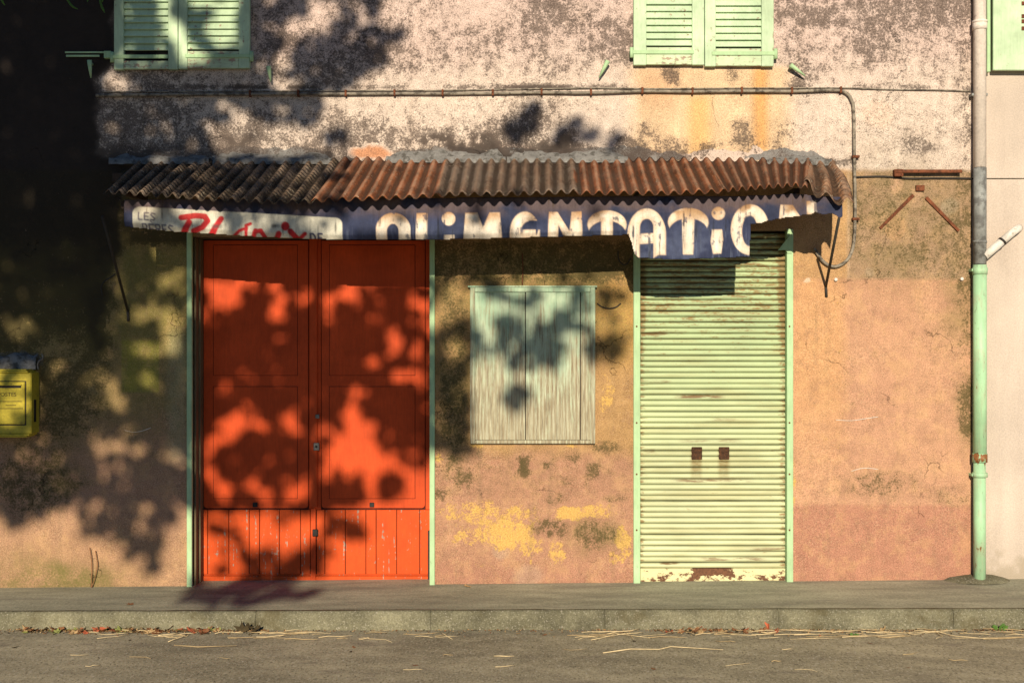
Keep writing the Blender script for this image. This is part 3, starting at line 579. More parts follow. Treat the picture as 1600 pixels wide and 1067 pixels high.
MB().box(PX(301), PX(672), 0.06, 0.24, -0.05, gz(-1.3) - 0.008, 0.004).build('door_sill', M['cement'], house)

# ---- wooden hatch between the doors
hy = -0.028
hatch = MB().box(PX(741, hy), PX(924, hy), -0.006, 0.012, PZ(687, hy), PZ(456, hy), 0).build('hatch_shutter', M['wood_dark'], house)
hatch['label'] = 'grey-green weathered plank hatch between the doors'
bj = (742, 795, 821, 870, 907, 924)
for p, q in zip(bj[:-1], bj[1:]):
    ga = 0.003 if p in (821, 907) else 0.0003; gb = 0.003 if q in (821, 907) else 0.0003
    MB().box(PX(p, -0.02) + ga, PX(q, -0.02) - gb, -0.021 - (0.003 if p == 821 else 0.0), -0.006, PZ(687, -0.02), PZ(456, -0.02), 0.0012).build('plank', M['plank'], hatch)
for (a, b, c, d) in ((734.5, 742, 449, 693), (922.5, 930, 449, 693)): MB().box(PX(a, hy), PX(b, hy), hy - 0.008, 0.01, PZ(d, hy), PZ(c, hy), 0.003).build('frame_stile', M['plank'], hatch)
MB().box(PX(742.2, hy), PX(922.3, hy), hy - 0.006, 0.01, PZ(456.5, hy), PZ(449, hy), 0.003).build('frame_rail', M['plank'], hatch)
MB().box(PX(742.2, hy), PX(922.3, hy), hy - 0.006, 0.01, PZ(693, hy), PZ(687.5, hy), 0.003).build('frame_rail', M['plank'], hatch)
MB().box(PX(731, hy), PX(933, hy), hy - 0.014, 0.01, PZ(449, hy), PZ(446.5, hy), 0.002).build('frame_cap', M['plank'], hatch)

# ---- green roller shutter
RY = 0.045
roller = MB().box(PX(1002, RY), PX(1227, RY), RY + 0.018, RY + 0.03, 0.0, 2.3, 0).build('roller_shutter', M['dark'], house)
roller['label'] = 'rust-streaked pale green roller shutter'
pitch = 8.72 * (DIST + RY) / FOC; zbar = PZ(887, RY)
prof = [(0.013, 0.0), (0.004, 0.0022), (-0.001, 0.006), (-0.0055, 0.012), (-0.007, 0.018), (-0.0055, 0.0245), (-0.001, 0.030), (0.005, 0.0338), (0.013, pitch + 0.0006)]
sx = np.linspace(PX(1000.5, RY), PX(1228.5, RY), 14)
V = np.zeros((len(prof), len(sx), 3))
slat_meshes = []
for kx in range(4):
    for i, (y, z) in enumerate(prof): V[i, :, 0] = sx; V[i, :, 1] = RY + y + 0.006 * (fbm(sx * 6 + kx * 9, sx * 0 + i * 0.3, 50 + kx) - 0.5); V[i, :, 2] = z + 0.0016 * (fbm(sx * 5, sx * 0 + kx, 60 + kx) - 0.5)
    m, _ = grid_mesh('slat', V); m.materials.append(M['roller']); slat_meshes.append(m)
ns = int((2.30 - zbar) / pitch) + 1
for i in range(ns):
    o = bpy.data.objects.new('slat', slat_meshes[i % 4]); COL.objects.link(o); o.location = (random.uniform(-0.001, 0.001), random.uniform(-0.0015, 0.0015), zbar + i * pitch + random.uniform(-0.0012, 0.0012)); o.rotation_euler = (0, random.uniform(-0.0022, 0.0022) * 0.6, 0); adopt(o, roller)
MB().box(PX(1000.5, RY), PX(1228.5, RY), RY - 0.008, RY + 0.016, PZ(909, RY), PZ(887.4, RY), 0.003).box(PX(1001, RY), PX(1228, RY), RY - 0.015, RY - 0.007, PZ(909.5, RY), PZ(905, RY), 0.002).build('bottom_bar', M['rollbar'], roller)
MB().tube([(PX(1112) + 0.02 * math.cos(t), RY - 0.02, PZ(905, RY) + 0.012 * math.sin(t)) for t in np.linspace(0, math.pi, 7)], 0.004, 6).build('pull_ring', M['rollbar'], roller)
for hx in (1088.5, 1131):
    MB().box(PX(hx - 8.3, RY), PX(hx + 8.3, RY), RY - 0.011, RY + 0.004, PZ(718, RY), PZ(698, RY), 0.004).box(PX(hx - 7.6, RY), PX(hx + 7.6, RY), RY - 0.017, RY - 0.012, PZ(706.5, RY), PZ(704, RY), 0.001).build('handle_plate', M['black_rust'], roller)
for (a, b) in ((989.5, 1000), (1228.5, 1238.5)):
    gd = MB().box(PX(a), PX(b), -0.02, 0.04, gz(PX(a)) - 0.03, 2.33, 0.003).build('shutter_guide', M['guide'], house)
    for py in (510, 660, 740, 827): MB().tube([(PX((a + b) / 2, -0.02), -0.026, PZ(py)), (PX((a + b) / 2, -0.02), -0.018, PZ(py))], 0.006, 6).build('bolt', M['rust'], gd)
MB().poly([(PX(1214), PZ(392)), (PX(1236), PZ(364)), (PX(1236), PZ(396)), (PX(1229), PZ(396)), (PX(1226), PZ(391))], -0.03, -0.022).build('guide_bracket', M['guide'], house)

# ---- louvred window shutters upstairs
def louvre(p0, p1, st0, st1, pbot, ytop_list, strap, mirrored, broken, label):
    y0 = -0.045; y1 = -0.008; zb = PZ(pbot, y0); zt = 4.95
    root = MB().box(PX(p0, y0), PX(p0 + st0, y0), y0, y1, zb, zt, 0.003).build('window_shutter', M['shutter'], house); root['label'] = label
    MB().box(PX(p1 - st1, y0), PX(p1, y0), y0, y1, zb + random.uniform(-0.004, 0.004), zt, 0.003).build('stile', M['shutter'], root)
    a, b = PX(p0 + st0, y0) + 0.0006, PX(p1 - st1, y0) - 0.0006
    zr = PZ(pbot - (28 if not broken else 14), y0)
    MB().box(a, b, y0 + 0.003, y1 - 0.004, zb + 0.004, zr, 0.003).build('bottom_rail', M['shutter_worn'], root)
    MB().box(a, b, y0 + 0.003, y1 - 0.004, zt - 0.08, zt, 0.003).build('top_rail', M['shutter'], root)
    m = MB(); t = 0.009; h = 0.050; dpt = 0.024
    m.add([(a, y0 + 0.004, 0), (b, y0 + 0.004, 0), (b, y0 + 0.004 + dpt, h), (a, y0 + 0.004 + dpt, h), (a, y0 + 0.004 + t, -0.003), (b, y0 + 0.004 + t, -0.003), (b, y0 + 0.004 + dpt + t * 0.8, h - 0.003), (a, y0 + 0.004 + dpt + t * 0.8, h - 0.003)],
          [[0, 1, 2, 3], [4, 7, 6, 5], [0, 4, 5, 1], [3, 2, 6, 7], [0, 3, 7, 4], [1, 5, 6, 2]])
    ms = m.mesh('louvre'); ms.materials.append(M['shutter'])
    z = PZ(pbot - 30, y0) + 0.004; i = 0
    while z < zt - 0.10:
        o = bpy.data.objects.new('louvre', ms); COL.objects.link(o); o.location = (0, random.uniform(-0.0015, 0.0015), z + random.uniform(-0.0015, 0.0015)); o.rotation_euler = (0, 0, 0); adopt(o, root); z += 10.75 / 240
        i += 1
    if strap:
        x0, x1 = (PX(p0 - 3, y0), PX(p0 + 0.85 * (p1 - p0), y0)) if not mirrored else (PX(p0 + 0.1 * (p1 - p0), y0), PX(p1 + 3, y0))
        zs = PZ(pbot - 20, y0); MB().box(x0, x1, y0 - 0.006, y0 + 0.0005, zs - 0.012, zs + 0.012, 0.002).build('strap_hinge', M['guide'], root)
        xh = x0 if not mirrored else x1; MB().tube([(xh, y0 + 0.002, zs - 0.035), (xh, y0 + 0.002, zs + 0.03)], 0.013, 8).build('hinge_pin', M['guide'], root)
    MB().box(PX(p0, y0), PX(p1, y0), y0 + 0.036, 0.02, zb + 0.05, zt, 0).build('shade_board', M['dark'], root)
    return root
louvre(178, 277.6, 15, 15, 109, None, True, False, True, 'shaded left leaf of the upper left window shutters')
louvre(278.6, 390, 14, 17, 108, None, True, True, False, 'right leaf of the upper left window shutters')
louvre(990, 1100.5, 20, 19, 102, None, True, False, False, 'sunlit left leaf of the upper right window shutters')
louvre(1101.5, 1209, 17, 19, 104, None, True, True, False, 'sunlit right leaf of the upper right window shutters')
# iron stay bars beside the upper left shutters
MB().box(PX(104), PX(166), -0.03, -0.024, PZ(85), PZ(82.5), 0.001).box(PX(106), PX(158), -0.034, -0.026, PZ(91), PZ(88), 0.001).box(PX(165), PX(176), -0.036, 0.0, PZ(93), PZ(82), 0.002).build('stay_bar', M['guide'], house)
# shutter dogs
for (ax_, ay_, bx_, by_) in ((948, 99, 936, 122), (1238, 104, 1258, 119), (420, 107, 423, 128), (140, 98, 142, 122)):
    d0, d1 = Vector(P3(ax_, ay_, -0.05)), Vector(P3(bx_, by_, -0.04))
    k = MB(); k.tube([Vector((d0.x, 0.01, d0.z)), d0], 0.009, 8); k.tube([d0 + (d0 - d1) * 0.15, d0 * 0.6 + d1 * 0.4, d1], [0.016, 0.012, 0.004], 8)
    k.build('shutter_dog', M['guide'], house)
# mortar fillet sealing the awning to the wall
def fillet(p0, p1, ybase, hgt, seed):
    n = max(8, int((p1 - p0) / 3)); ps = np.linspace(p0, p1, n); x = (ps - 800) / 240
    top = hgt * (0.45 + 0.9 * fbm(ps / 22, ps * 0, seed)) * np.sin(np.clip((ps - p0) / 14, 0, 1) * np.clip((p1 - ps) / 14, 0, 1) * math.pi / 2)
    zb = 1.6 + (533.5 - ybase) / 240
    V = np.zeros((5, n, 3)); V[..., 0] = x
    for i, (yy, f) in enumerate(((-0.075, -0.03), (-0.06, 0.012), (-0.035, 0.3), (-0.014, 0.75), (0.004, 1.0))):
        V[i, :, 1] = yy + 0.018 * (fbm(ps / 9, ps * 0 + i, seed + 5) - 0.5) + (0.004 if i == 4 else 0); V[i, :, 2] = zb + (top * f if f > 0.1 else f) + (0.008 * (fbm(ps / 7, ps * 0 + i, seed + 8) - 0.5))
    return grid_mesh('mortar_fillet', V)[0]
for q, (p0, p1, yb, hg) in enumerate(((175, 330, 252, 0.045), (336, 520, 252, 0.06), (605, 790, 250, 0.07), (792, 980, 250, 0.06), (1195, 1296, 254, 0.055))): put('mortar_fillet', fillet(p0, p1, yb, hg, 70 + q), M['cement'], house)

# ------------------------------------------------------------------ corrugated awning
awn = thing('corrugated_awning', (0, -0.36, 2.3), 'rusty corrugated sheet awning sagging over the shop front', 'awning')
AY = -0.72
fx_ = [100, 274, 307, 369, 420, 504, 560, 646, 691, 809, 900, 1047, 1131, 1187, 1241, 1272, 1320, 1345]
fy_ = [296, 306, 312, 314, 317, 316, 314, 311, 308, 307, 304, 304, 301, 297, 293, 299, 303, 300]
def sheet_mesh(w0, w1, f0, f1, lift, seed, bend=False):
    """wall edge from column w0 to w1, front edge from f0 to f1"""
    wid = (w1 - w0) / 240; n = int(wid / 0.0076); rows = 22
    u = np.linspace(0, 1, n); v = np.linspace(0, 1, rows); Uu, Vq = np.meshgrid(u, v)
    xw = PX(w0) + Uu * (PX(w1) - PX(w0)); xf = PX(f0, AY) + Uu * (PX(f1, AY) - PX(f0, AY))
    x = xw + (xf - xw) * Vq; y = 0.0 + (AY + 0.012 * (fbm(Uu * 5, Vq * 0, seed) - 0.5)) * Vq
    zw = PZ(251 + 2 * (w0 > 1100)) + 0 * Uu; fpx = f0 + Uu * (f1 - f0); zf = EYE + (533.5 - np.interp(fpx, fx_, fy_)) * (DIST + AY) / FOC
    z = zw + (zf - zw) * Vq + 0.02 * np.sin(Vq * math.pi) * (fbm(Uu * 3, Vq * 2, seed + 1) - 0.6) + lift
    ph = 2 * math.pi * (xw - PX(535)) / 0.0735
    amp = 0.015 * (1 + 0.15 * (fbm(Uu * 6, Vq * 3, seed + 2) - 0.5))
    if bend:
        amp = amp * (1 + 0.9 * Vq); z = z - 0.05 * sstep(0.45, 1, Vq) * sstep(0.1, 0.9, Uu) + 0.05 * sstep(0.5, 1, Vq) * (1 - sstep(0.0, 0.35, Uu)); y = y + 0.10 * sstep(0.6, 1, Vq) * (fbm(Uu * 4, Vq, seed + 4))
        x = x + 0.02 * (fbm(Uu * 3, Vq * 5, seed + 9) - 0.5)
    z = z + amp * np.sin(ph)
    fring = 0.010 * (fbm(Uu * 30, Vq * 0, seed + 3) - 0.5) * (Vq > 0.99); y = y + fring
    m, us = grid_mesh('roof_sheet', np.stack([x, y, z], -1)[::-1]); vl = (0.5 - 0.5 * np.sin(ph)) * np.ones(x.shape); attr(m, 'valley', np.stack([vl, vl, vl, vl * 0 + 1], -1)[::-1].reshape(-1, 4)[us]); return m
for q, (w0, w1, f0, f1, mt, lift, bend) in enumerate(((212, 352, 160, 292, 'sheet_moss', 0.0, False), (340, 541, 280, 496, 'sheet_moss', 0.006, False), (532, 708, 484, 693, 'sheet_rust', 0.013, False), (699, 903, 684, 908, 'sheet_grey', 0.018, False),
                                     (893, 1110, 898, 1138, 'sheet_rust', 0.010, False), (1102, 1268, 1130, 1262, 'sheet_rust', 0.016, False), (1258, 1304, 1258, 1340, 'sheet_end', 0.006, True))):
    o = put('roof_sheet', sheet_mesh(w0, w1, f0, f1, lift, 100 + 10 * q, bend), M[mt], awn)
    md = o.modifiers.new('thickness', 'SOLIDIFY'); md.thickness = 0.0025
# timber carrying the sheets, and the two iron struts
MB().box(PX(190, -0.54), PX(1240, -0.54), -0.56, -0.515, 2.40, 2.45, 0.004).build('front_batten', M['wood_dark'], awn)
MB().box(PX(180), PX(1290), -0.06, -0.005, 2.63, 2.69, 0.004).build('wall_batten', M['wood_dark'], awn)
for (fpx, fpy, wpx, wpy) in ((1311, 341, 1290, 448), (160, 338, 200, 486)):
    MB().tube([(PX(fpx, -0.62), -0.62, PZ(fpy, -0.62)), (PX(wpx), -0.004, PZ(wpy))], 0.009, 8).tube([(PX(wpx), -0.006, PZ(wpy - 2)), (PX(wpx + 1), -0.006, PZ(wpy + 16))], 0.009, 6).build('strut', M['wire'], awn)
for px in (205, 480, 760, 1000, 1236): MB().box(PX(px, -0.35) - 0.02, PX(px, -0.35) + 0.02, -0.5, -0.06, 2.50, 2.535, 0.002).build('rafter', M['wood_dark'], awn)

# ------------------------------------------------------------------ painted canvas banner under the awning edge
BY = -0.585
step_ = 1.35
bx = np.arange(194, 1316, step_); by = np.arange(300, 407, step_)
BX, BYY = np.meshgrid(bx, by)
bot = np.interp(BX, [170, 205, 271, 395, 535, 674, 846, 984], [351, 355, 361.5, 369.5, 374.5, 374.2, 370.5, 366.5])
bot = np.where((BX > 983) & (BX < 1172), np.interp(BX, [983, 987, 990, 993, 997, 1040, 1090, 1130, 1165, 1172], [368, 378, 390, 398, 402, 405, 404.5, 402.5, 401.5, 401]), bot)
bot = np.where(BX >= 1172, np.interp(BX, [1172, 1190, 1215, 1245, 1268, 1274, 1285, 1300, 1312, 1316], [350.5, 347.5, 341.5, 338, 334, 331, 334.5, 334, 341, 340]) + 3 * (fbm(BX / 5, BX * 0, 201) - 0.5), bot)
def sd_seg(pts, wd):
    d = np.full(BX.shape, 1e9)
    for (x0, y0), (x1, y1) in zip(pts[:-1], pts[1:]):
        vx, vy = x1 - x0, y1 - y0; t = np.clip(((BX - x0) * vx + (BYY - y0) * vy) / max(vx * vx + vy * vy, 1e-6), 0, 1)
        d = np.minimum(d, np.hypot(BX - x0 - t * vx, BYY - y0 - t * vy))
    return d - wd / 2
def sd_poly(pts):
    ins = np.zeros(BX.shape, bool); d = np.full(BX.shape, 1e9); n = len(pts)
    for i in range(n):
        (x0, y0), (x1, y1) = pts[i], pts[(i + 1) % n]
        c = ((y0 > BYY) != (y1 > BYY)) & (BX < (x1 - x0) * (BYY - y0) / ((y1 - y0) if y1 != y0 else 1e-9) + x0); ins ^= c
        vx, vy = x1 - x0, y1 - y0; t = np.clip(((BX - x0) * vx + (BYY - y0) * vy) / max(vx * vx + vy * vy, 1e-6), 0, 1)
        d = np.minimum(d, np.hypot(BX - x0 - t * vx, BYY - y0 - t * vy))
    return np.where(ins, -d, d)
def ell(cx, cy, rx, ry): return (np.hypot((BX - cx) / rx, (BYY - cy) / ry) - 1) * min(rx, ry)
def arch(cx, top, hw, bottom, ry=None):                            # solid arch with a round head
    ry = ry or hw; e = ell(cx, top + ry, hw, ry); r = np.maximum(np.abs(BX - cx) - hw, np.maximum(top + ry - BYY, BYY - bottom)); return np.minimum(e, r)
cov = lambda d: np.clip(0.5 - d / 1.3, 0, 1)
grime = fbm(BX / 40, BYY / 26, 301); streak = fbm(BX / 3.2, BYY / 60, 302); big = fbm(BX / 120, BYY / 60, 303)
ink = np.zeros(BX.shape + (3,)); ink[:] = (0.025, 0.033, 0.074)
ink *= (0.65 + 0.9 * grime)[..., None]
fade = np.clip(sstep(0.58, 0.72, streak) * 0.5 + 0.25 * sstep(0.5, 0.7, grime), 0, 1) * sstep(345, 375, BYY)
ink = ink * (1 - fade[..., None] * 0.4) + np.array((0.24, 0.29, 0.40)) * fade[..., None] * 0.4
def ink_on(c, colr):
    global ink
    ink = ink * (1 - c[..., None]) + np.array(colr) * c[..., None]
# white name panel
ptop = np.interp(BX, [207, 535], [322.5, 341])
panel = np.maximum(np.maximum(207 - BX, BX - 535), ptop - BYY)
cr = 11.0
for cx_, sgn in ((207 + cr, -1), (535 - cr, 1)):
    cy_ = np.interp(cx_, [207, 535], [322.5, 341]) + cr; corner = ((BX - cx_) * sgn > 0) & (BYY < cy_); panel = np.where(corner, np.hypot(BX - cx_, BYY - cy_) - cr, panel)
ink_on(cov(panel), (0.62, 0.60, 0.50))
pm = cov(panel)
Z = lambda l: [(190 + x / 4.324, 300 + y / 4.324) for x, y in l]
red = (0.52, 0.025, 0.03)
for pts, wd in (([(402, 172), (500, 160), (562, 166), (580, 196), (545, 238), (482, 264)], 9), ([(452, 205), (412, 275)], 10), ([(672, 182), (592, 300)], 9), ([(640, 236), (610, 290)], 8),
                ([(872, 216), (842, 228)], 5), ([(752, 300), (800, 262), (846, 244), (838, 300)], 5), ([(905, 262), (885, 310)], 7), ([(905, 268), (940, 262), (968, 310)], 7), ([(1062, 282), (1040, 325)], 9), ([(1140, 266), (1196, 330)], 9), ([(1238, 282), (1186, 326)], 6)):
    ink_on(cov(sd_seg(Z(pts), wd)) * pm, red)
ink_on(cov(ell(190 + 1106 / 4.324, 300 + 232 / 4.324, 6.5, 7)) * pm, red)
navy = (0.035, 0.035, 0.10)
def glyph(ch, x, y, h, wd, sw, c=navy, a=1.0):
    L = {'L': [[(0, 0), (0, 1), (1, 1)]], 'E': [[(1, 0), (0, 0), (0, 1), (1, 1)], [(0, .5), (.8, .5)]], 'S': [[(1, .1), (.3, 0), (0, .25), (.5, .5), (1, .75), (.7, 1), (0, .92)]], 'P': [[(0, 1), (0, 0), (.8, 0), (1, .25), (.8, .5), (0, .5)]],
         'R': [[(0, 1), (0, 0), (.8, 0), (1, .25), (.8, .5), (0, .5)], [(.5, .5), (1, 1)]], 'D': [[(0, 0), (.6, 0), (1, .3), (1, .7), (.6, 1), (0, 1), (0, 0)]], '`': [[(.2, -.45), (.7, -.2)]]}
    for s_ in L[ch]: ink_on(cov(sd_seg([(x + p * wd, y + q * h + 0.045 * (p * wd)) for p, q in s_], sw)) * pm * a, c)
for i, ch in enumerate('LES'): glyph(ch, 216.5 + i * 9.4, 332 + i * 0.5, 11, 6, 2.3, a=0.85)
for i, ch in enumerate('PERES'): glyph(ch, 222.5 + i * 10, 350 + i * 0.5, 13, 6.2, 2.3, a=0.85)
glyph('`', 233, 350, 12, 6, 2, a=0.7)
glyph('D', 484.5, 365, 13, 7, 2.8); glyph('E', 496.5, 365, 13, 6, 2.8)
for (cx_, cy_, rx, ry, a) in ((339, 354, 9, 5, .8), (430, 353, 7, 4, .85), (240, 352, 14, 4, .5), (235, 340, 18, 8, .3), (524, 358, 2, 8, .5)): ink_on(np.clip(1.2 - np.hypot((BX - cx_) / rx, (BYY - cy_) / ry) + (grime - .5) * 1.5 + (streak - .5), 0, 1) * a * pm, (0.05, 0.05, 0.05))
# ALIMENTATION in swelling cream letters, cut off by the fold
cream = (0.74, 0.66, 0.55); letters = np.full(BX.shape, 1e9)
def U_(d):
    global letters
    letters = np.minimum(letters, d)
cutA = lambda d, hole: np.maximum(d, -hole)
U_(cutA(arch(614.6, 333, 27, 400, 26), arch(614, 350, 9.2, 400, 12)))                                        # A
U_(sd_poly([(651, 333.5), (668, 333), (667, 400), (648.5, 400)]))                                            # L
U_(ell(701, 342, 10.4, 10.6)); U_(sd_poly([(694, 367.5), (710, 367), (711, 400), (692, 400)]))               # i
U_(sd_poly([(727, 332.5), (746, 332), (754.5, 355), (765, 332), (781, 332), (786.5, 400), (722, 400)]))      # M
eo = cutA(arch(820, 331, 23.5, 400, 34), np.maximum(arch(828, 346, 13, 362, 13), -ell(780, 300, 1, 1))); eo = np.maximum(eo, -np.maximum(np.maximum(826 - BX, 345 - BYY), BYY - 359.5)); U_(eo); U_(sd_poly([(815, 359.5), (837, 359), (838, 371), (814, 371)]))   # E
U_(sd_poly([(857.5, 331.5), (871, 331.5), (890, 362), (893, 331.5), (908.5, 330.5), (911.5, 400), (896, 400), (872.5, 352), (871.5, 400), (855, 400)]))   # N
def mush(cx, top, hw, stem0, stem1, bottom):
    e = np.maximum(ell(cx, top + 22, hw, 22), -ell(cx, top + 38, hw * 0.98, 22)); s_ = sd_poly([(cx - stem0, top + 6), (cx + stem0, top + 6), (cx + stem1, bottom), (cx - stem1, bottom)]); return np.minimum(e, s_)
U_(mush(948.5, 329, 30.5, 9.3, 9, 400))                                                                       # T
U_(np.minimum(cutA(arch(1010.5, 326, 29.8, 398.5, 40), arch(1010.5, 342, 10.8, 398.8 + 9, 14)), sd_poly([(999, 365.5), (1022, 364), (1022, 380), (999, 381.5)])))      # A
U_(mush(1075, 325.5, 31.5, 10.3, 8, 398)); U_(ell(1122, 334, 10.2, 10.2)); U_(sd_poly([(1112, 359.5), (1127.5, 359), (1129.5, 375), (1126.5, 396.5), (1114, 397), (1110, 378)]))   # T i
U_(np.maximum(ell(1172, 359, 30.5, 39.5), -ell(1171.5, 361, 12.5, 24)))                                       # O
U_(sd_poly([(1219.5, 320), (1239, 320.5), (1266, 360), (1216, 360)])); U_(sd_poly([(1260.5, 314.5), (1275, 313.5), (1277.5, 345), (1262.5, 345)]))    # N
lc = cov(letters); wear = sstep(0.60, 0.70, fbm(BX / 7, BYY / 9, 305) * 0.6 + streak * 0.4)
shade_in = np.clip(1 + letters / 7, 0, 1)
lcol = np.array(cream)[None, None] * (1 - 0.30 * (shade_in * sstep(0.35, 0.7, big + 0.2))[..., None] * np.array((0.5, 0.9, 1.2)))
lcol = lcol * (1 - 0.55 * (1 - sstep(330, 358, BYY))[..., None] * sstep(0.35, 0.6, grime)[..., None] * np.array((0.55, 0.9, 1.2)))
la = (lc * (1 - 0.75 * wear))[..., None]
ink = ink * (1 - la) + lcol * la
ink *= (1 - 0.6 * (sstep(0.62, 0.75, streak) * sstep(0.45, 0.65, grime)))[..., None]
brown = (1 - sstep(322, 348, BYY)) * sstep(0.25, 0.6, grime); ink = ink * (1 - 0.45 * brown[..., None]) + np.array((0.17, 0.10, 0.05)) * 0.45 * brown[..., None]
sag = 0.034 * (fbm(BX / 70, BYY / 60, 310) - 0.5) + 0.020 * (fbm(BX / 14, BYY / 40, 311) - 0.5) + 0.006 * np.sin(BX / 37.0)
edge_roll = np.clip(1 - (bot - BYY) / 7.0, 0, 1) * (BX < 983) * 0.02
Yb = BY + sag + edge_roll
BV = np.stack([(BX - 800) * (DIST + BY) / FOC, Yb, EYE + (533.5 - BYY) * (DIST + BY) / FOC], -1)
cxm, cym = (BX[:-1, :-1] + BX[1:, 1:]) / 2, (BYY[:-1, :-1] + BYY[1:, 1:]) / 2
bk = cym < (bot[:-1, :-1] + bot[1:, 1:]) / 2
topl = np.interp(cxm, [170, 1180, 1240, 1316], [312, 306, 303, 309]); bk &= cym > topl
bmsh, bu = grid_mesh('shop_banner', BV[:, :, :], bk)
attr(bmsh, 'print', np.concatenate([ink, np.ones(BX.shape + (1,))], -1).reshape(-1, 4)[bu])
ban = put('shop_banner', bmsh, M['banner'])
md = ban.modifiers.new('thickness', 'SOLIDIFY'); md.thickness = 0.003; md.offset = 1
tag(ban, 'torn blue canvas shop banner with cream ALIMENTATION lettering under the awning', 'banner')

# ------------------------------------------------------------------ electric conduit and wires
cab = thing('electric_conduit', (PX(1335), 0, 1.95), 'grey electric conduit along the upper wall, dropping beside the awning end', 'conduit')
cp = [(150, 149.5), (280, 148), (400, 147.5), (467, 147), (541, 147), (617, 146.5), (692, 146.5), (770, 146), (846, 145), (923, 145.5), (1003, 143), (1081, 143.5), (1158, 142.5), (1236, 143), (1290, 141.5), (1312, 142), (1324, 147), (1331, 158), (1334, 175), (1335, 250), (1336, 300), (1336, 345), (1335, 372), (1331, 393), (1322, 408), (1308, 416), (1296, 415), (1286, 408), (1279, 399), (1272, 388)]
def smooth_path(pts, y, sub=4):
    p = [Vector(P3(a, b, y)) for a, b in pts]; out = []
    for i in range(len(p) - 1):
        p0, p1, p2, p3 = p[max(i - 1, 0)], p[i], p[i + 1], p[min(i + 2, len(p) - 1)]
        for s_ in range(sub):
            t = s_ / sub; out.append(0.5 * ((2 * p1) + (p2 - p0) * t + (2 * p0 - 5 * p1 + 4 * p2 - p3) * t * t + (3 * p1 - p0 - 3 * p2 + p3) * t ** 3))
    return out + [p[-1]]
MB().tube(smooth_path(cp, -0.022), 0.0105, 10).build('conduit_pipe', M['cable'], cab)
for px in (392, 467, 541, 617, 692, 770, 846, 923, 1003, 1081, 1158, 1236, 1312):
    py = np.interp(px, [c[0] for c in cp[:16]], [c[1] for c in cp[:16]])
    MB().box(PX(px - 1.6), PX(px + 1.6), -0.037, 0.0, PZ(py + 5), PZ(py - 5), 0.002).build('clip', M['rust'], cab)
for py in (246, 343): MB().box(PX(1330), PX(1341), -0.037, 0.0, PZ(py + 2), PZ(py - 2), 0.002).build('clip', M['rust'], cab)
tw = MB().tube(smooth_path([(160, 144), (420, 143), (560, 142), (700, 141.5), (860, 139), (930, 138), (1010, 139), (1100, 138.5), (1240, 138), (1320, 138), (1400, 140.5), (1460, 141), (1517, 143)], -0.012), 0.0045, 6).build('thin_wire', M['cable'])
tag(tw, 'thin wire running above the conduit to the downpipe', 'wire')
lw = MB().tube(smooth_path([(1336, 277), (1380, 276), (1420, 279), (1460, 278.5), (1519, 279)], -0.010), 0.006, 6).build('black_wire', M['wire'])
tag(lw, 'black wire across the wall from awning end to downpipe', 'wire')
# small loops of loose wire
for pts, y, r_, nm, lb in (([(966, 392), (966, 402), (971, 412), (979, 413), (985, 404)], -0.02, 0.004, 'wire_loop', 'small dark loop of wire left of the roller shutter'),
                 ([(933, 474), (940, 479), (950, 482), (962, 480), (970, 474)], -0.008, 0.004, 'hanging_wire', 'slack wire on the wall right of the plank hatch'),
                 ([(160, 462), (158, 450), (163, 440), (172, 434), (180, 428)], -0.015, 0.004, 'wire_coil', 'coil of dark wire in the shade left of the doors')):
    tag(MB().tube(smooth_path(pts, y), r_, 6).build(nm, M['wire']), lb, 'wire')
tag(MB().tube(smooth_path([(816, 396), (817, 420), (816, 446)], -0.012), 0.0035, 6).build('iron_rod', M['rust']), 'short iron rod above the plank hatch', 'rod')

# ------------------------------------------------------------------ old iron brackets on the right
t = thing('iron_bracket', P3(1450, 272, 0), 'rusty horizontal iron bracket sticking out near the downpipe', 'bracket')
MB().box(PX(1398, -0.03), PX(1502, -0.03), -0.05, -0.034, PZ(270.5, -0.04), PZ(265.5, -0.04), 0.002).build('bar', M['rust'], t)
MB().box(PX(1396, -0.02), PX(1410, -0.02), -0.045, 0.01, PZ(276, -0.03), PZ(265, -0.03), 0.003).build('wall_plug', M['rust'], t)
t = thing('iron_chevron', P3(1436, 330, 0), 'rusty iron chevron of two sloping bars set in the wall', 'ironwork')
for a, b in (((1427, 305), (1375, 357)), ((1447, 309), (1498, 361))):
    p, q = Vector(P3(*a, -0.008)), Vector(P3(*b, -0.008)); d = (q - p).normalized(); nrm = Vector((-d.z, 0, d.x)) * 0.0105
    MB().poly([((p + nrm).x, (p + nrm).z), ((q + nrm * 0.8).x, (q + nrm * 0.8).z), ((q - nrm * 0.8).x, (q - nrm * 0.8).z), ((p - nrm).x, (p - nrm).z)], -0.014, 0.006).build('bar', M['rust'], t)
MB().box(PX(1430), PX(1443.5), -0.02, 0.006, PZ(299), PZ(290), 0.003).build('plug', M['rust'], t)
for (px, py, lb) in ((1306, 437, 'small white porcelain knob on the wall below the conduit loop'), (1503, 436, 'small white porcelain knob on the wall beside the downpipe')):
    tag(MB().tube([P3(px, py, 0.004), P3(px, py, -0.012), P3(px, py, -0.02)], [0.011, 0.013, 0.006], 8).build('porcelain_knob', M['pvc']), lb, 'knob')

for pts in ([(1306, 656), (1330, 657), (1352, 654), (1372, 651)], [(1330, 736), (1350, 731), (1372, 733)], [(195, 672), (208, 675), (222, 673), (236, 668)]):
    MB().tube(smooth_path(pts, 0.0), 0.0022, 4).build('scratch', M['pvc'], house)

